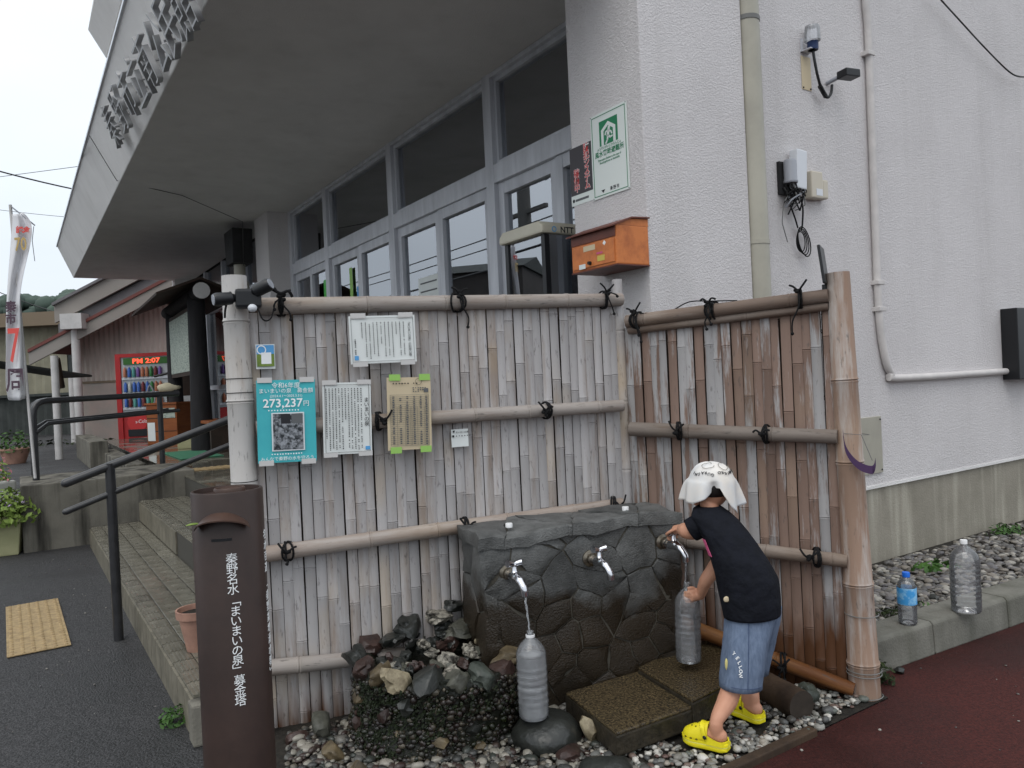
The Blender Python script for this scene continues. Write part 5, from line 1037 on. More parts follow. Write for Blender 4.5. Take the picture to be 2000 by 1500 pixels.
limb([P(1420,1045,2.97), P(1410,1085,3.0), P(1394,1113,3.02), P(1378,1135,3.03), wr2], [.034,.033,.030,.026,.0185], 5)
hand(wr2, V((-1,-.25,-.05)), V((.0,-1,.1)), V((0,.12,-1)), .75, -1)
evalmesh(body, 'body', 'skin', kid, .0036, 3)
# shirt
SH = [((1413,1206),(1523,1195),2.80,.094),((1405,1163),(1525,1166),2.80,.094),((1397,1122),(1519,1126),2.81,.095),((1386,1085),(1500,1093),2.83,.093),((1373,1052),(1480,1062),2.855,.088),((1360,1026),(1460,1036),2.88,.082),((1350,1008),(1442,1014),2.90,.072),((1354,994),(1424,998),2.915,.056),((1362,988),(1406,986),2.925,.043)]
sb = MB(); rings = []
for i in range(len(SH)-1):
    for j in range(4):
        t = j/4; a, b = SH[i], SH[i+1]; mixp = lambda p_, q_: (p_[0]+(q_[0]-p_[0])*t, p_[1]+(q_[1]-p_[1])*t)
        rg_ = ell(mixp(a[0],b[0]), mixp(a[1],b[1]), a[2]+(b[2]-a[2])*t, a[3]+(b[3]-a[3])*t, 40)
        z_ = i+t; rings.append([p_+(p_-sum(rg_,V())/40).normalized()*(.0045*math.sin(k*.9+z_*1.9)*noise.noise(V((k*.3,z_*.8,3)))*1.6) for k, p_ in enumerate(rg_)])
rings.append(ell(*SH[-1][:2], SH[-1][2], SH[-1][3], 40)); sb.loft(rings, False)
def sleeve(a, b, ra, rb): q, r_ = dense([a, (a+b)/2+V((0,0,.004)), b], [ra,(ra+rb)/2,rb], 4); sb.tube(q, r_, 18, True)
sleeve(P(1388,1020,2.90), P(1347,1037,2.925), .050, .0455); sleeve(P(1428,1035,2.95), P(1413,1075,2.99), .052, .045)
shirt = sb.build('t_shirt', 'shirt', kid, 60); md = shirt.modifiers.new('s', 'SUBSURF'); md.levels = 1; md.render_levels = 1
md = shirt.modifiers.new('w', 'SOLIDIFY'); md.thickness = .002
def on_ring(k, ang, lift=.0025): rg_ = ell(*SH[k][:2], SH[k][2], SH[k][3], 72); i = int(ang/360*72)%72; c = sum(rg_,V())/72; return rg_[i]+(rg_[i]-c).normalized()*lift
pr_ = []
for k in (4,3): pr_.append([on_ring(k,184,.0035), on_ring(k,196,.0035), on_ring(k,196,.001), on_ring(k,184,.001)])
MB().loft(pr_).build('shirt_print', 'pink_print', shirt)
bp = on_ring(1,212,.003); MB().ball(bp, (.011,.004,.011), 2).build('badge', 'paper_cream', shirt)
# shorts
def shorts_leg(rows, name):
    rs_ = []
    for i in range(len(rows)-1):
        for j in range(4):
            t = j/4; a, b = rows[i], rows[i+1]; mp_ = lambda p_, q_: (p_[0]+(q_[0]-p_[0])*t, p_[1]+(q_[1]-p_[1])*t); rg_ = ell(mp_(a[0],b[0]), mp_(a[1],b[1]), a[2]+(b[2]-a[2])*t, a[3]+(b[3]-a[3])*t, 36)
            c = sum(rg_,V())/36; rs_.append([p_+(p_-c).normalized()*(.004*math.sin(k*.87+1)*min(1,(i+t)/2)+.003*noise.noise(p_*30)) for k, p_ in enumerate(rg_)])
    rs_.append(ell(rows[-1][0], rows[-1][1], rows[-1][2], rows[-1][3], 36)); return MB().loft(rs_, False)
near = [((1420,1185),(1516,1180),2.81,.090),((1417,1215),(1512,1212),2.80,.088),((1414,1255),(1500,1255),2.775,.082),((1410,1300),(1493,1300),2.755,.074),((1406,1341),(1488,1340),2.745,.070)]
far = [((1440,1185),(1524,1180),2.83,.088),((1440,1215),(1522,1212),2.85,.085),((1446,1255),(1514,1252),2.88,.075),((1446,1310),(1500,1310),2.89,.066)]
sh1 = shorts_leg(near, 'n').build('shorts', 'denim', kid, 60); sh2 = shorts_leg(far, 'f').build('shorts_leg', 'denim', kid, 60)
for s_ in (sh1, sh2): md = s_.modifiers.new('w', 'SOLIDIFY'); md.thickness = .003
def leg_pt(px, py, lift=.003):
    for i in range(len(near)-1):
        if near[i][0][1] <= py <= near[i+1][0][1]: t = (py-near[i][0][1])/(near[i+1][0][1]-near[i][0][1]); break
    a, b = near[i], near[i+1]; l_ = a[0][0]+(b[0][0]-a[0][0])*t; r_ = a[1][0]+(b[1][0]-a[1][0])*t; Y = a[2]+(b[2]-a[2])*t; d_ = a[3]+(b[3]-a[3])*t; c = (l_+r_)/2; cs_ = max(-.98,min(.98,(px-c)/((r_-l_)/2))); q = P(px,py,Y); q.y -= d_*math.sqrt(1-cs_*cs_)+lift+.004; return q
for i, (ch, px, py) in enumerate(zip('YELLOW', (1424,1429,1432,1434,1434.5,1434), (1265,1272,1280,1288,1296,1304))):
    ang = R(-38-8*i); text('lettering', ch, .017, 'ink_white', frame(leg_pt(px,py), (math.cos(ang),-.5*math.cos(ang),math.sin(ang)), (-math.sin(ang),.1,math.cos(ang)), (0,-1,0)), sh1, .0005, bold=.0004)
mat('pale_yellow', S(206,196,130), .8); cq_ = leg_pt(1414,1291,.0); MB().ball(cq_, (.006,.006,.022), 2).build('round_patch', 'pale_yellow', sh1); MB().tube([leg_pt(1448,y_, .0012) for y_ in range(1200,1338,12)], .0011, 5).build('side_seam', 'navy', sh1)
MB().tube([leg_pt(1409+k*6.4,1330, .0008) for k in range(12)], .0009, 5).build('hem_seam', 'navy', sh1)
# hair and towel
b = MB(); vs, fs = ICO[3]; b.add([Hc+V((v.x*.070,v.y*.080-.004,v.z*.084)) for v in vs], fs); b.v = [V((p_.x,p_.y,max(p_.z, Hc.z-.035-.25*(p_.y-Hc.y)*0))) for p_ in b.v]; b.build('hair', 'hair', kid, 60)
NA, NR = 96, 26; tv = []; tR = (.086,.094,.088)
def hemlen(ph):                                             # hanging length below the brow line by direction
    d_ = math.degrees(ph)%360
    kk = [(0,.075),(30,.075),(90,.06),(150,.06),(180,.055),(215,.062),(240,.042),(254,.016),(262,.002),(274,.002),(282,.03),(300,.075),(320,.105),(335,.085),(360,.075)]
    for (a, x_), (b_, y_) in zip(kk[:-1], kk[1:]):
        if a <= d_ <= b_: return x_+(y_-x_)*(d_-a)/(b_-a)
for r_ in range(NR+1):
    for k in range(NA):
        ph = 2*math.pi*k/NA; t = r_/NR; c, s_ = math.cos(ph), math.sin(ph)
        A0 = R(76); se = lambda a: (math.sin(a)**.82, max(0,math.cos(a))**.85)
        if t < .45: a = t/.45*A0; sa_, ca_ = se(a); p_ = V((tR[0]*sa_*c, tR[1]*sa_*s_, tR[2]*ca_+.004*noise.noise(V((c*3,s_*3,t*5)))))
        else:
            d_ = (t-.45)/.55; ln_ = hemlen(ph); sa_, ca_ = se(A0); z0_ = tR[2]*ca_; g_ = d_**.55; fold = .013*d_*math.sin(ph*5+.9)+.007*d_*math.sin(ph*9+2); out = sa_+g_*(.03+.38*max(0,-c)**2.2+.34*max(0,c)**2.5); p_ = V((tR[0]*out*c+fold*c, tR[1]*min(out,1.04)*s_+fold*s_, z0_-d_*(ln_+z0_)+.012*math.sin(d_*3.1)*max(0,-c)))
        tv.append(Hc+V((0,0,.0))+p_+V((.0,0,.003)))
tf = [[i*NA+k, i*NA+(k+1)%NA, (i+1)*NA+(k+1)%NA, (i+1)*NA+k] for i in range(NR) for k in range(NA)]
tw = MB().add(tv, tf).build('towel', 'towel', None, 80); md = tw.modifiers.new('w', 'SOLIDIFY'); md.thickness = .0025; one(tw, 'pale printed towel draped over the head of the child', 'towel')
def tdome(ph, a, l_): sa_, ca_ = math.sin(a)**.82, max(0,math.cos(a))**.85; return Hc+V(((tR[0]+l_)*sa_*math.cos(ph), (tR[1]+l_)*sa_*math.sin(ph), (tR[2]+l_)*ca_+.003))
for k, ch in enumerate('SUMIKKO GURASHI'[::-1]):
    if ch == ' ': continue
    ph = R(-158+9.4*k); a = R(58)+R(3)*math.sin(k*1.3); n_ = V((math.sin(a)*math.cos(ph), math.sin(a)*math.sin(ph), math.cos(a))); q = tdome(ph, a, .0035); ux = V((math.sin(ph),-math.cos(ph),0)); text('lettering', ch, .0165, 'ink', frame(q, ux, n_.cross(ux), n_), tw, .0006, bold=.0002)
def tsurf(ph, a): return tdome(R(ph), R(a), .0042)
for ph, a, rp_, ra_ in ((-118,30,26,12),(-55,36,20,14),(-22,52,12,13)): MB().tube([tsurf(ph+rp_*math.cos(k*.42), a+ra_*math.sin(k*.42)*(1+.12*math.sin(k*1.7))) for k in range(14)], .0009, 5).build('print_line', 'towel_line', tw)
# clogs
def clog(heel, dr, label):
    t = thing('clog', None, None, heel, math.atan2(dr.y, dr.x)); del_ = None; t.parent = kid; t.name = 'clog'; t.scale = (.89,.89,.89)
    LN = .188; prof = [(0,.018),(.03,.027),(.1,.032),(.3,.0325),(.5,.035),(.68,.040),(.82,.039),(.93,.030),(1,.012)]
    def hw_(x):
        for (a, x_), (b_, y_) in zip(prof[:-1], prof[1:]):
            if a <= x <= b_: return x_+(y_-x_)*(x-a)/(b_-a)
        return .012
    def outline(z, g=1., rise=0): 
        xs = [i/16 for i in range(17)]; return [V((x*LN*g-(g-1)*LN/2, hw_(x)*g, z+rise*max(0,x-.75)**2*4*.02)) for x in xs]+[V((x*LN*g-(g-1)*LN/2, -hw_(x)*g, z+rise*max(0,x-.75)**2*4*.02)) for x in xs[::-1]]
    MB().loft([outline(0,.94,1), outline(.004,1.0,1), outline(.016,1.0,1), outline(.018,.97,1), outline(.020,.97,1), outline(.022,1.02,1), outline(.030,1.01,1), outline(.031,.93,1)]).build('sole', 'clog', t, 40)
    MB().loft([outline(.0175,1.005,1), outline(.0215,1.005,1)], False).build('stripe', 'clog_stripe', t)
    up = []; n_ = 14
    for i in range(15):
        u = i/14; x = .40+.60*u; h_ = (.060*(1-u)**.55*(1-.0*u)+.018)*(1 if u < 1 else .7); w_ = hw_(min(x,.99))*1.0
        up.append([V((x*LN*(1.0), w_*math.cos(a), .022+h_*max(0,math.sin(a))**.8)) for a in [math.pi*j/n_ for j in range(n_+1)]])
    U = MB().loft(up, False); U.f = [f for f in U.f if not (f[0]%(n_+1) == n_ or f[1]%(n_+1) == 0)]; uo = U.build('upper', 'clog', t, 60); md = uo.modifiers.new('w', 'SOLIDIFY'); md.thickness = .005
    hr_ = []
    for i in range(19):
        a = math.pi/2+math.pi*i/18; x = .40-.40*abs(math.cos(a-math.pi/2+math.pi/2))*0; u = i/18; xx = .42*(abs(2*u-1))**.8; sg = 1 if u < .5 else -1; w_ = hw_(xx)*(1 if abs(2*u-1) > .12 else abs(2*u-1)/.12); zt_ = .040+.020*abs(2*u-1)**2
        hr_.append([V((xx*LN+.002, sg*w_, .022)), V((xx*LN-.003, sg*(w_+.003), .022)), V((xx*LN-.003, sg*(w_+.002), zt_)), V((xx*LN+.002, sg*w_*.96, zt_))])
    MB().loft(hr_).build('heel_rim', 'clog', t, 60)
    st_ = []
    for i in range(17): a = math.pi*i/16; p_ = V((.43*LN+.020*math.sin(a), .040*math.cos(a), .050+.040*math.sin(a))); st_.append([p_+V((-.008,0,0)), p_+V((.008,0,.002)), p_+V((.008,0,.006)), p_+V((-.008,0,.004))])
    sp_ = MB().loft(st_).build('strap', 'clog', t, 60)
    for s_ in (-1, 1): MB().ball((.43*LN, s_*.041, .050), (.008,.004,.008), 2).build('rivet', 'black_plastic', t, 60)
    for x, y in ((.56,-.018),(.56,.0),(.56,.018),(.66,-.020),(.66,.0),(.66,.02),(.76,-.012),(.76,.012),(.86,.0)):
        u = (x-.40)/.60; h_ = .060*(1-u)**.55+.018; w_ = hw_(x); z_ = .022+h_*math.sin(math.acos(max(-1,min(1,y/w_))))**.8; MB().ball((x*LN, y, z_), (.0042,.0042,.003), 1).build('vent_hole', 'clog_hole', t)
    for x in (.62,.74,.86):
        for s_ in (-1,1): MB().ball((x*LN, s_*hw_(x)*.985, .034), (.006,.003,.004), 1).build('vent_hole', 'clog_hole', t)
clog(hN, dN, ''); clog(hF, dFo, '')
for o in kid.children:
    if o.name.startswith('clog'): o.location.z = .028

# ------------------------------------------------------------------ handrails, tactile paving
def bent(pts, r_=.05, k=4):                                  # polyline with rounded corners
    pts = [V(p) for p in pts]; o = [pts[0]]
    for i in range(1, len(pts)-1):
        a, b, c = pts[i-1], pts[i], pts[i+1]; u = (a-b).normalized(); v_ = (c-b).normalized(); p0, p1_ = b+u*r_, b+v_*r_
        for j in range(k+1): t = j/k; o.append(p0*(1-t)**2+b*2*t*(1-t)+p1_*t*t)
    return o+[pts[-1]]
ls = loc(Zp(232,1250)); hs_ = ls.x
t = thing('handrail', 'dark grey wet tubular handrail rising beside the tiled steps', 'handrail', W0, BROT)
u0, u1, l0_, l1_ = sw(128,944,hs_), sw(440,822,hs_), sw(128,1000,hs_), sw(442,872,hs_)
ext = lambda a, b, k: b+(b-a)*k
pz = sw(213,905,hs_).z
MB().tube([(hs_,ls.y,0),(hs_,ls.y,pz)], .026, 16).build('post', 'rail_dark', t, 50); MB().tube([u0, ext(u0,u1,.15)], .024, 16).build('upper_rail', 'rail_dark', t, 50); MB().tube([l0_, ext(l0_,l1_,.15)], .017, 14).build('lower_rail', 'rail_dark', t, 50)
for e_, r_ in ((u0,.024),(l0_,.017)): MB().ball(e_, r_, 2).build('rail_end', 'rail_dark', t, 80)
e_ = ext(u0,u1,.15); MB().tube([(hs_,e_.y,.5),(hs_,e_.y,e_.z)], .024, 14).build('post', 'rail_dark', t, 50)
b1_, b2_ = Zp(71,938,.6), Zp(318,908,.57); g1, g2 = P(66,800,b1_.y), P(306,772,b2_.y); zt_ = (g1.z+g2.z)/2+.02
t = thing('handrail', 'dark grey tubular ramp handrail with rounded corner on the concrete wall', 'handrail', (b1_.x,b1_.y,0))
o_ = V((b1_.x,b1_.y,0)); d_ = V((b2_.x,b2_.y,0))-o_; en = P(352,768,b2_.y-.3); e2 = V((en.x,en.y,0))-o_; zu = P(90,783,b1_.y).z; zv = P(330,769,b2_.y).z; zl_ = P(90,828,b1_.y).z; zm = P(330,803,b2_.y).z
far_ = d_*1.18
MB().tube(bent([V((0,0,.55)), V((0,0,zu)), V((far_.x,far_.y,zv))], .14), .030, 16).build('upper_rail', 'rail_dark', t, 50)
MB().tube([V((.02,.0,zl_-.08)), V((d_.x*.10,d_.y*.10,zl_)), V((far_.x,far_.y,zm))], .02, 14).build('lower_rail', 'rail_dark', t, 50); MB().tube([V((d_.x,d_.y,.5)), V((d_.x,d_.y,zv-.005))], .029, 14).build('post', 'rail_dark', t, 50)
off = dF*.75; MB().tube(bent([V((0,0,.55))+off, V((0,0,zu))+off, V((far_.x,far_.y,zv))+off], .14), .030, 16).build('rear_rail', 'rail_dark', t, 50); MB().tube([V((d_.x*.02,d_.y*.02,zl_-.06))+off, V((d_.x*.10,d_.y*.10,zl_))+off, V((far_.x,far_.y,zm))+off], .02, 14).build('rear_lower_rail', 'rail_dark', t, 50)
def tactile(c, rz_, n_, m_, label, bars=False, z=.004):
    t = thing('tactile_paving', label, 'tactile paving', c, rz_, 'yellow tactile paving')
    for k in range(n_):
        o = MB().box((-.148,-.148+.30*k,0),(.148,.148+.30*k,.006)).build('paving_block', m_, t, None, .002); b = MB()
        if bars:
            for i in range(4): b.box((-.13,-.115+.072*i+.30*k,.006),(.13,-.085+.072*i+.30*k,.011))
            b.build('bar_ridges', m_, o)['kind'] = 'stuff'
        else:
            for i in range(6):
                for j in range(6): b.lathe([(.011,0),(.009,.004),(.005,.005)], 8, (-.125+.05*i,-.125+.05*j+.30*k,.006))
            b.build('domes', m_, o, 50)['kind'] = 'stuff'
    return t
a, b, c, d = Zp(8,1168), Zp(105,1153), Zp(143,1262), Zp(10,1296); ctr = (a+b+c+d)/4; yl = (d-a); ang = math.atan2((b-a).y,(b-a).x)
t = tactile(((c+d)/2+(a-d)*.25).to_tuple(2)+(.004,) if False else ((c.x+d.x)/2+(a.x-d.x)*.12, (c.y+d.y)/2+(a.y-d.y)*.12, .004), math.atan2((a-d).y,(a-d).x)-R(90), 4, 'yellow_block', 'worn yellow studded tactile paving strip set in the asphalt')
t = tactile((Zp(8,1227).x-.22, Zp(8,1227).y, .004), ang-R(90), 1, 'yellow_block', 'worn yellow ribbed tactile block at the left picture edge', True)
pq_ = loc(Zp(418,911,.551)); t = tactile(wld(pq_.x-.2,pq_.y,.551), BROT, 2, 'yellow_block', 'yellow ribbed tactile paving on the porch behind the handrail', True)
g = one(MB().box((-.7,-.25,0),(.7,.25,.012)).build('door_mat', 'green_mat', None, None, .004), 'green mat lying on the porch floor before the cabinet', 'mat'); q = Zp(375,888,.552); g.location = (q.x,q.y,.552); g.rotation_euler = (0,0,BROT)

# ------------------------------------------------------------------ plants
def foliage(name, parent, c, rad, n_, ls_, m_, seed, flat=.0):
    r_ = random.Random(seed); b = MB()
    for k in range(n_):
        while True:
            d_ = V((r_.uniform(-1,1), r_.uniform(-1,1), r_.uniform(-.2,1)))
            if .25 < d_.length < 1: break
        p_ = V(c)+V((d_.x*rad[0], d_.y*rad[1], d_.z*rad[2])); n1 = (d_+V((r_.gauss(0,.5), r_.gauss(0,.5), .5+r_.gauss(0,.4)))).normalized(); u = n1.orthogonal().normalized(); u = (M.Rotation(r_.uniform(0,6.28),3,n1)@u); v_ = n1.cross(u); s_ = ls_*r_.uniform(.6,1.3)
        b.add([p_-u*s_, p_-u*s_*.1+v_*s_*.5+n1*s_*.12, p_+u*s_, p_-u*s_*.1-v_*s_*.5+n1*s_*.12], [[0,1,2],[0,2,3]])
    return b.build(name, m_, parent)
def plant(px, py, Y, label, pot, flower, z=None, seed=0):
    p_ = P(px, py, Y)
    if z is not None: p_.z = z
    t = thing('potted_plant', label, 'plant', p_, R(20)); return t
p_ = Zp(8, 1082); t = thing('potted_plant', 'olive square planter with green leaves and lilac flowers at the left edge', 'plant', (p_.x,p_.y,0), R(25))
MB().loft([[V((sx*(.13+.03*z/.3), sy*(.13+.03*z/.3), z)) for sx, sy in ((-1,-1),(1,-1),(1,1),(-1,1))] for z in (0,.1,.2,.3,.31)]).build('planter', 'planter', t, None, .012); foliage('leaves', t, (.03,0,.33), (.29,.28,.26), 800, .034, 'leaf_pale', 1); foliage('flowers', t, (.05,0,.46), (.22,.22,.12), 150, .012, 'flower_lilac', 2)
p_ = P(6, 968, 7.5); t = thing('potted_plant', 'white trough planter with pink flowers on the ledge at the left edge', 'plant', (p_.x-.16,p_.y,p_.z), R(-25))
MB().box((-.30,-.11,0),(.30,.11,.15)).build('planter', 'planter_white', t, None, .02); foliage('leaves', t, (0,0,.15), (.30,.16,.28), 360, .028, 'leaf_pale', 3); foliage('flowers', t, (.05,0,.2), (.30,.16,.24), 90, .020, 'flower_pink', 4)
MB().box((-.3,-.11,-p_.z+.0),(.3,.11,-.002)).build('stand', 'ramp_concrete', t)
p_ = Zp(30, 905, .42); t = thing('potted_plant', 'small terracotta bowl with red shrub by the shed wall', 'plant', (p_.x,p_.y,.40)); MB().lathe([(.13,0),(.21,.24),(.2,.25),(.05,.22)], 20).build('pot', 'terracotta', t, 40); foliage('leaves', t, (0,0,.25), (.25,.22,.3), 180, .04, 'leaf', 5)
for k, (px, py, z_, rd, n_, ls_, m_, lb) in enumerate(((343,1412,0,(.075,.06,.08),150,.016,'leaf','small green weed growing at the step foot by the asphalt'),(1832,1110,.09,(.16,.09,.035),24,.045,'leaf','broad flat weed leaves lying in the gravel bed'),(1968,1045,.05,(.17,.08,.09),200,.020,'leaf','bright green weed clump by the plinth at the right edge'),(1725,1335,.0,(.05,.05,.10),160,.013,'moss','mossy tuft between fence post and kerb'),(1755,1205,.10,(.13,.08,.05),260,.013,'moss','low moss patch behind the small blue bottle'),(1795,1190,.10,(.10,.06,.04),140,.013,'leaf','green ground weeds between the two kerb bottles'))):
    q = Zp(px, py, z_); t = thing('weed', lb, 'plant', (q.x,q.y,z_)); foliage('leaves', t, (0,0,0), rd, n_, ls_, m_, 20+k)

# ------------------------------------------------------------------ banner flag
FY = 6.75; p0_, p1_ = P(69,934,FY), P(20,400,FY)
t = thing('banner_flag', 'white vertical banner with a red seven on a thin white pole', 'flag', p0_)
MB().tube([V(), p1_-p0_], .0125, 10).build('pole', 'pipe_white', t, 50); MB().tube([P(20,402,FY)-p0_, P(68,440,FY)-p0_], .006, 8).build('cross_bar', 'grey_plastic', t)
rows = [(418,24,46),(436,23,64),(470,22,62),(505,19,54),(540,16,45),(590,13,37),(640,11,41),(700,12,45),(745,10,48),(782,15,51)]
cr_ = []
for py, xl, xr in rows: cr_.append([P(xl+(xr-xl)*k/10, py-(3 if k > 7 else 0), FY-.03-.035*math.sin(k*.75+py*.012))-p0_ for k in range(11)])
fv = [p_ for q in cr_ for p_ in q]; ff = [[i*11+k, i*11+k+1, (i+1)*11+k+1, (i+1)*11+k] for i in range(len(rows)-1) for k in range(10)]
fo = MB().add(fv, ff).build('cloth', 'flag_white', t, 80); md = fo.modifiers.new('s', 'SUBSURF'); md.levels = md.render_levels = 2; md = fo.modifiers.new('w', 'SOLIDIFY'); md.thickness = .002
def ft(body, size, px, py, m_, sk=0, sx=1): text('lettering', body, size, m_, frame(P(px,py,FY-.085)-p0_, (1,0,sk), (.05,0,1), (0,-1,0)), fo, .0006, sx=sx, bold=.003)
ft('70', .16, 40, 478, 'flag_gold', .05, .7); ft('記念', .06, 45, 450, 'flag_red', -.1); ft('秦', .10, 21, 600, 'flag_dark'); ft('市', .10, 21, 624, 'flag_dark'); ft('7', .42, 27, 678, 'flag_red', .05, .55); ft('周', .22, 30, 745, 'flag_dark', .02, .8)
MB().tube([P(66,442,FY)-p0_, P(63,470,FY)-p0_, P(68,510,FY)-p0_], .003, 5).build('loose_string', 'grey_plastic', t)

# ------------------------------------------------------------------ far yard: sheds, house, vending machine, notice board
def corr(x0_, x1_, zb, ztop, Y, pitch, m_, name, parent=None, dx=0.):
    v = []; n_ = int((x1_-x0_)/(pitch/2)); f = []
    for i in range(n_+1):
        x = x0_+(x1_-x0_)*i/n_; y = Y+(pitch*.22 if i % 2 else 0); v += [(x,y,zb),(x,y,ztop(x))]
    f = [[2*i,2*i+2,2*i+3,2*i+1] for i in range(n_)]; return MB().add(v, f).build(name, m_, parent)
def X_(px, py, Y): return P(px,py,Y).x
def Z_(px, py, Y): return P(px,py,Y).z
Y = 17.; hx0, hx1 = X_(163,800,Y), X_(420,800,Y)
hs1 = thing('gable_house', 'weathered pink board house with grey gable roof beyond the ramp', 'house', (hx0,Y,.4))
def rel(o, p_): return V(p_)-o.location
ev, rg_ = P(97,684,Y), P(335,560,Y); sl_ = (rg_.z-ev.z)/(rg_.x-ev.x); zr_ = lambda x: ev.z+sl_*(x-ev.x)
corr(0, hx1-hx0, -.6, lambda x: zr_(x+hx0)-.4, 0, .11, 'pink_wall', 'wall', hs1); MB().box((0,.05,-.6),(hx1-hx0,5,zr_(hx0)-.5)).build('wall_core', 'pink_bare', hs1)
MB().box((-.02,-.03,1.28),(hx1-hx0,-.005,1.33)).build('batten', 'fascia_brown', hs1); MB().box((-.01,-.04,-.6),(hx1-hx0,-.004,1.27)).build('lower_boards', 'pink_bare', hs1)
def verge(dz0, dz1, y0_, y1_, m_, nm, xa=None, xb=None):
    xa = ev.x if xa is None else xa; xb = hx1 if xb is None else xb; a, b = rel(hs1,(xa,Y+y0_,zr_(xa)+dz0)), rel(hs1,(xb,Y+y0_,zr_(xb)+dz0)); MB().prism([a, b, b+V((0,0,dz1-dz0)), a+V((0,0,dz1-dz0))], (0,y1_-y0_,0)).build(nm, m_, hs1)
verge(-.34,-.08,-.75,-.70,'fascia_grey','verge_board'); verge(-.08,-.01,-.78,4,'roof_red','roof_edge'); verge(.0,.25,-.6,4,'roof_grey','roof', X_(145,640,Y)); verge(.26,.62,-.72,-.66,'fascia_grey','upper_verge', X_(145,640,Y)); verge(.62,.68,-.8,4,'roof_grey','upper_roof', X_(145,640,Y))
for px, r_ in ((153,.085),(141,.06)):
    b_ = P(px,770,16.3); dpz = Z_(152,640,16.3) if px == 153 else Z_(141,730,16.3); t = one(MB().tube([(0,0,.3-.4),(0,0,dpz-.4)], r_, 12).build('downpipe', 'pipe_white', None, 50), 'thick white downpipe at the corner of the pink house' if px == 153 else 'thinner white pipe left of the house downpipe', 'pipe'); t.location = (b_.x,16.3,.4)
q = P(148,628,16.2); MB().box((-.25,-.15,-.16),(.2,.15,.16)).build('gutter_box', 'pipe_white', hs1).location = rel(hs1, q)
# vending machine
Y = 15.4; vx0, vx1 = X_(228,780,Y), X_(228,780,Y)+1.12; vz0 = .42; vz1 = Z_(270,690,Y)
vm = thing('vending_machine', 'red drinks vending machine with a lit red clock display', 'vending machine', ((vx0+vx1)/2,Y,vz0)); hw = (vx1-vx0)/2; hh = vz1-vz0
MB().box((-hw,.06,0),(hw,.75,hh)).build('cabinet', 'red_vending', vm, None, .03); MB().box((-hw,0,0),(-hw+.1,.06,hh)).box((hw-.06,0,0),(hw,.06,hh)).box((-hw+.1,0,hh-.07),(hw-.06,.06,hh)).box((-hw+.1,0,0),(hw-.06,.06,.09)).build('door_frame', 'red_vending', vm)
MB().box((-hw+.1,.035,.62),(hw-.06,.059,hh-.07)).build('display_back', 'vend_face', vm); MB().box((-hw+.16,.01,hh-.22),(hw-.08,.034,hh-.09)).build('clock_panel', 'vend_green', vm)
text('clock_digits', 'PM 2:07', .135, 'led_red', frame((-hw+.62,.006,hh-.157), (1,0,0), (0,0,1), (0,-1,0)), vm, .002, sx=1.25, bold=.004)
rv = random.Random(4)
for r_ in range(3):
    z = .72+.30*r_; MB().box((-hw+.12,.0,z-.05),(hw-.08,.034,z-.015)).build('shelf', 'white_plastic', vm); b = MB(); tn = []
    for k in range(9):
        x = -hw+.19+k*.088; m0 = len(b.v); b.lathe([(.030,0),(.033,.01),(.033,.15),(.016,.185),(.016,.2)], 8, (x,.0,z)); tn += [rv.random()]*(len(b.v)-m0)
    o = b.build('drinks', 'drinks', vm, 50); at_ = o.data.attributes.new('tone','FLOAT','POINT'); at_.data.foreach_set('value', tn[:len(o.data.vertices)]); o['kind'] = 'stuff'
MB().box((-hw+.1,.03,.09),(hw-.06,.059,.61)).build('lower_panel', 'red_vending', vm); MB().lathe([(.001,0),(.2,0),(.2,.01),(.001,.01)], 28, (-hw+.38,.029,.42), False, M.Rotation(R(90),3,'X')).build('logo_disc', 'sign_red', vm)
text('logo_lettering', 'Coca-Cola', .10, 'ink_white', frame((-hw+.38,.016,.42), (1,0,.15), (.1,0,1), (0,-1,0)), vm, .001); MB().box((-hw+.2,.0,.13),(hw-.3,.029,.27)).build('delivery_flap', 'black_plastic', vm)
# notice board with log posts and little roof
t = thing('notice_board', 'roofed wooden notice board on two dark log posts', 'notice board', P(388,870,10.7)); o_ = t.location.copy(); t.location.z = .55; o_ = t.location.copy()
pB, pA = P(388,700,10.7)-o_, P(340,700,12.6)-o_; zt = P(385,575,10.7).z-.55
MB().tube([V((pB.x,pB.y,0)), V((pB.x,pB.y,zt*.5)), V((pB.x,pB.y,zt))], [.155,.125,.115], 14).build('log_post', 'bark', t, 50); MB().tube([V((pA.x,pA.y,0)), V((pA.x,pA.y,zt))], [.12,.10], 14).build('log_post', 'bark', t, 50)
dv = V((pA.x-pB.x,pA.y-pB.y,0)).normalized(); nv = V((dv.y,-dv.x,0)); nv = nv if nv.y < 0 else -nv
def bd(u0, u1, z0, z1, y0, y1, m_, nm): a = V((pB.x,pB.y,0)); MB().prism([a+dv*u0+nv*y0+V((0,0,z0)), a+dv*u1+nv*y0+V((0,0,z0)), a+dv*u1+nv*y0+V((0,0,z1)), a+dv*u0+nv*y0+V((0,0,z1))], nv*(y1-y0)).build(nm, m_, t)
LB = (V((pA.x-pB.x,pA.y-pB.y,0))).length; zb0, zb1 = P(365,735,11.6).z-.55, P(365,610,11.6).z-.55
bd(.05,LB-.05,zb0,zb1,.02,.06,'old_wood','board'); bd(.12,LB-.12,zb0+.06,zb1-.06,.061,.066,'board_paper','paper_sheet')
a = V((pB.x,pB.y,zt)); MB().tube([a-dv*.45, a+dv*(LB+.5)], .10, 12).build('ridge_log', 'bark', t, 50); MB().tube([a-dv*.47, a-dv*.452], .11, 14).build('log_end', 'pipe_white', t)
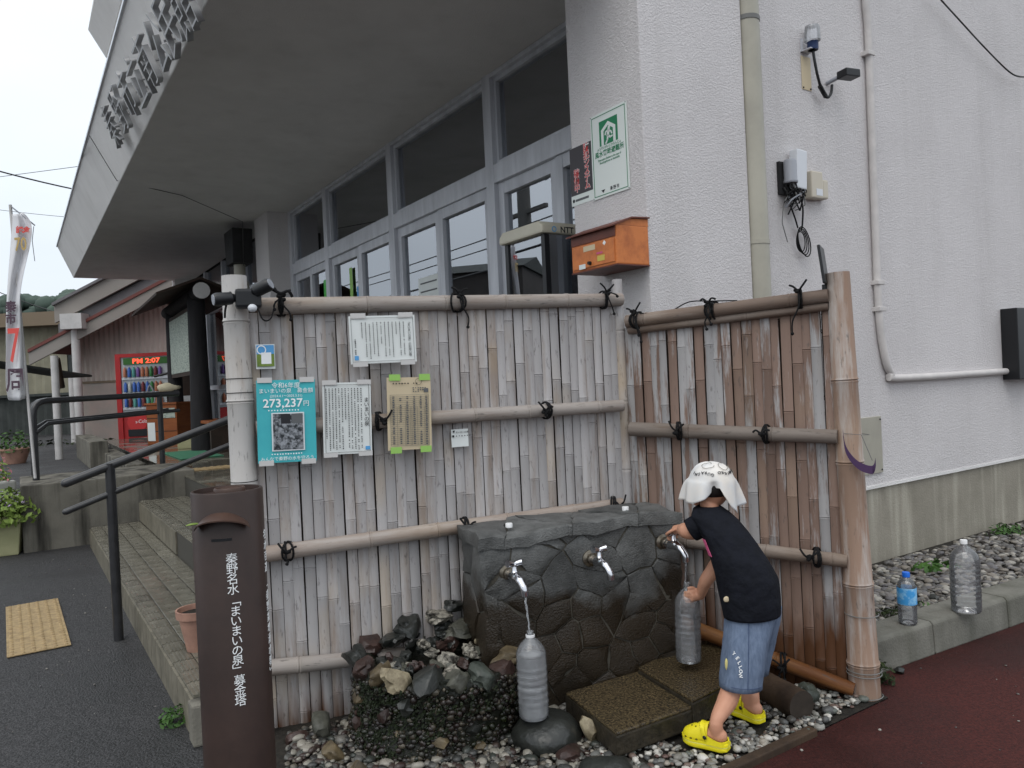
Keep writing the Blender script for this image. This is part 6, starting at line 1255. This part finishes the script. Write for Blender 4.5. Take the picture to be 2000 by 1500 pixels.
for s_ in (-1,1): MB().prism([a-dv*.4+V((0,0,.16)), a+dv*(LB+.5)+V((0,0,.16)), a+dv*(LB+.5)+nv*.55*s_+V((0,0,-.06)), a-dv*.4+nv*.55*s_+V((0,0,-.06))], (0,0,.035)).build('roof_board', 'old_wood', t)
# cabinet, tool, bench, crate on the porch
q = Zp(318,868,.55); Yc = q.y; t = thing('wooden_cabinet', 'orange brown wooden cabinet with papers stuck on its side', 'cabinet', (q.x,q.y,.55), R(-14)); cw = (X_(352,820,Yc)-X_(283,820,Yc))/2; ch = Z_(318,790,Yc)-.55
MB().box((-cw,0,0),(cw,.5,ch)).build('case', 'cabinet_wood', t, None, .01)
for z in (.33,.66): MB().box((-cw+.01,-.004,ch*z-.006),(cw-.01,.002,ch*z+.006)).build('drawer_gap', 'old_wood', t)
MB().box((-cw-.02,-.02,ch),(cw+.02,.52,ch+.03)).build('top', 'cabinet_wood', t); MB().box((-cw+.02,-.006,.06),(-cw+.16,-.004,.36)).build('paper', 'paper_white', t); MB().box((.04,-.006,ch-.22),(.26,-.004,ch-.06)).build('paper', 'board_paper', t)
t = thing('threshing_machine', 'old dark wooden farm machine with hopper and crank standing behind the cabinet', 'machine', (q.x+.05,q.y+.55,.55)); zq = lambda py: Z_(318,py,Yc+.6)-.55
MB().prism([(-.25,0,zq(775)),(.35,0,zq(775)),(.35,0,zq(722)),(-.08,0,zq(722))], (0,.5,0)).build('hopper', 'old_wood', t, None, .01); MB().box((-.05,.05,zq(722)),(.3,.4,zq(700))).build('top_box', 'old_wood', t); MB().tube([(.0,.1,zq(715)),(.1,.1,zq(690)),(.18,.1,zq(676))], .035, 8).tube([(.2,.1,zq(678)),(-.1,.1,zq(676))], .03, 8).build('lever', 'old_wood', t)
for x in (-.2,.3): MB().box((x-.04,.1,0),(x+.04,.2,zq(775))).build('leg', 'old_wood', t)
MB().tube([(-.35,-.1,zq(735)),(-.05,-.05,zq(728))], .02, 8).build('crank', 'black_plastic', t); MB().tube(spline([(-.45,-.2,zq(775)),(-.38,-.2,zq(752)),(-.3,-.2,zq(775)),(-.36,-.2,zq(800))]), .014, 6).build('pipe_loop', 'grey_plastic', t)
o = rockobj('bundle', 'canvas', P(330,758,Yc+.1), (.2,.12,.09), 61, None, 0, cuts=1, rough=.1); one(o, 'cream canvas bundle lying on the wooden cabinet', 'bundle')
q = Zp(420,880,.55); t = thing('bench', 'brown wooden bench on the porch beside the log post', 'bench', (q.x,q.y,.55), BROT); zs_ = Z_(415,820,q.y)-.55
MB().box((-.5,-.16,zs_-.04),(.6,.16,zs_)).build('seat', 'cabinet_wood', t, None, .006)
for x in (-.4,.45): MB().box((x-.04,-.13,0),(x+.04,.13,zs_-.04)).build('leg', 'old_wood', t)
q = Zp(365,878,.55); o = one(MB().box((-.2,-.15,0),(.2,.15,.16)).build('crate', 'planter', None, None, .01), 'small pale crate on the porch by the green mat', 'crate'); o.location = (q.x,q.y+.3,.55)
# sheds
Y = 21.; t = thing('corrugated_shed', 'pale corrugated metal shed with flat brown eave at far left', 'shed', (X_(0,800,Y),Y,.4)); xe = X_(134,800,Y)-t.location.x; z1 = Z_(60,640,Y)-.4; z2 = Z_(60,614,Y)-.4
corr(-6, xe, -.6, lambda x: z1, 0, .24, 'shed_wall', 'wall', t); corr(-6, xe+2.2, -.6, lambda x: Z_(60,775,Y)-.4, -.3, .2, 'shed_dark', 'lower_wall', t); MB().box((-6,-.5,z1),(xe+.3,4,z2)).build('eave', 'fascia_brown', t); MB().box((-6,.1,-.5),(xe,4,z1)).build('core', 'shed_dark', t); MB().box((-6,-.4,Z_(60,775,Y)-.4),(xe+2.2,-.2,Z_(60,770,Y)-.4)).build('ledge', 'shed_dark', t)
q = Zp(116,897,.42); t = thing('lean_to', 'dark lean-to roof on a white pipe post before the shed', 'shelter', (q.x,q.y,.42)); Y = q.y; zz = Z_(106,695,Y)-.42
MB().tube([(0,0,0),(X_(106,700,Y)-q.x,0,zz)], .055, 12).build('post', 'pipe_white', t, 50); xl = X_(-80,700,Y)-q.x; xr = X_(131,695,Y+2)-q.x
MB().prism([(xl,0.15,zz-.05),(xr-.1,.15,zz-.05),(xr,2.8,zz-.28),(xl,2.8,zz-.28)], (0,0,.04)).build('roof', 'shed_dark', t); MB().box((xl,.1,zz-.02),(xr,.15,zz+.06)).build('eave_board', 'fascia_grey', t); MB().tube([(-.05,.15,zz-.03),(-.08,.3,zz-.5)], .05, 8).build('bracket', 'log_brown', t)
one(foliage('ground_weeds', None, P(150,880,16.)-V((0,0,.0)), (2.6,.5,.25), 500, .06, 'moss', 44), 'mossy weeds along the foot of the pink house wall', 'plant')
# wooded hill
rh = random.Random(8); hp_ = []
for k in range(1500):
    px = rh.uniform(-250, 420); top = 612-26*math.exp(-((px-112)/55)**2)-10*math.exp(-((px-190)/60)**2)-14*math.exp(-((px-20)/60)**2)-8*math.sin(px*.05); Yh = rh.uniform(140,175); py = top+(rh.random()**1.5)*70; q = P(px, py, Yh); hp_.append((q.x, q.y, q.z, rh.uniform(1.0,1.9)))
o = scatter('wooded_hill', 'hill_hazed_green', hp_, None, 2, 'wooded green hill behind the sheds', 12, .9, .5); 
b = MB(); b.loft([[V((x,150+3*math.sin(x*.1),0)), V((x,150,P(1000+x/150*1500,622,150).z)), V((x,175,P(1000+x/150*1500,622,150).z)), V((x,175,0))] for x in range(-140,-20,6)]); tag(b.build('hill', 'hill_hazed_green'), kind='structure')
# overhead wires at left and over the street
def owire(a, b, sag, r_, label): q = [a+(b-a)*(i/12)-V((0,0,sag*4*(i/12)*(1-i/12))) for i in range(13)]; one(MB().tube(q, r_, 6).build('overhead_wire', 'black_plastic', None, 60), label, 'wire')
owire(P(-60,318,16), P(330,400,19), .1, .016, 'thick overhead wire meeting the canopy edge at upper left')
owire(P(-60,402,26), P(330,435,26), .1, .008, 'thin overhead wire behind the banner top')
owire(P(-60,545,30), P(330,650,30), .4, .018, 'lowest overhead wire crossing the hill behind the banner')
# street side to the left, seen mirrored in the door glass
def refl(s, px, py, dist):                                  # place a point by its mirror image in the glazing
    p_ = PL(px, py, W0, dP); d_ = ray(px, py).normalized(); d_ = d_-2*d_.dot(dP)*dP; return p_+d_*dist
ha, hb = refl(0, 886, 520, 26), refl(0, 1075, 520, 26); hv = V((hb.x-ha.x, hb.y-ha.y, 0)); hl = hv.length; q = (ha+hb)/2
ho = thing('street_house', 'dark house across the street mirrored in the door glass', 'house', (q.x,q.y,0), math.atan2(hv.y,hv.x))
zt = refl(0,930,512,26).z; hm = hl/2; ou = V((q.x,q.y,0)).normalized(); sg = -1 if ou.dot(V((-hv.y,hv.x,0)).normalized()) > 0 else 1
MB().box((-hm,-2,0),(hm,2,zt-.7)).build('wall', 'opposite_wall', ho); MB().prism([(-hm-.1,-2.2,zt-.7),(-hm-.1,2.2,zt-.7),(-hm-.1,0,zt-.1)], (2*hm+.2,0,0)).build('roof', 'shed_dark', ho)
for k in range(2): w_ = MB().box((-2+2.2*k,sg*2.001,1),(-.8+2.2*k,sg*2.06,2.4)).build('window', 'metal_grey', ho); MB().box((-1.95+2.2*k,sg*2.061,1.05),(-.85+2.2*k,sg*2.07,2.35)).build('pane', 'glass', w_)
q = refl(0, 1022, 420, 13); up = thing('utility_pole', 'concrete utility pole with crossarms mirrored in the glass beside the phone cabinet', 'utility pole', (q.x,q.y,0), BROT)
MB().tube([(0,0,0),(0,0,11)], [.19,.13], 16).build('shaft', 'pole_grey', up, 50)
for z in (5.2,6.2,7.2): MB().box((-.9,-.05,z),(.9,.05,z+.09)).build('crossarm', 'pole_grey', up)
MB().lathe([(.26,0),(.28,.1),(.28,.7),(.24,.8)], 18, (.45,.1,6.4)).build('transformer', 'pole_grey', up, 40)
for k, (z, o_) in enumerate(((4.7,-.5),(5.3,.3),(5.35,-.8),(6.3,.8),(7.3,.0))):
    c = V((q.x,q.y,0)); dr_ = dF; owire(c+dr_*34+V((o_,0,z+.5)), c-dr_*30+V((o_,0,z+.6)), 1.0, .016 if k else .03, ('lowest','second','third','fourth','highest')[k]+' street wire on the utility pole mirrored in the glass')

# loose grit on the paving
gr = []; rg = random.Random(55)
while len(gr) < 420:
    x, y = rg.uniform(-4,4), rg.uniform(1.6,6.5)
    if inpoly(x, y, bed) or (x > -1.3 and y > 3.0 and x < 1.5) or loc(V((x,y,0))).y < 2.6 and x < 0: continue
    if x > 1.2 and (V((x,y,0))-K1).dot(kn) > -.02: continue
    gr.append((x, y, .006, rg.choice((.002,.0025,.003,.0045,.006))))
scatter('grit', 'gravel', gr, None, 1, 'loose grit scattered over asphalt and red pavement', 21)
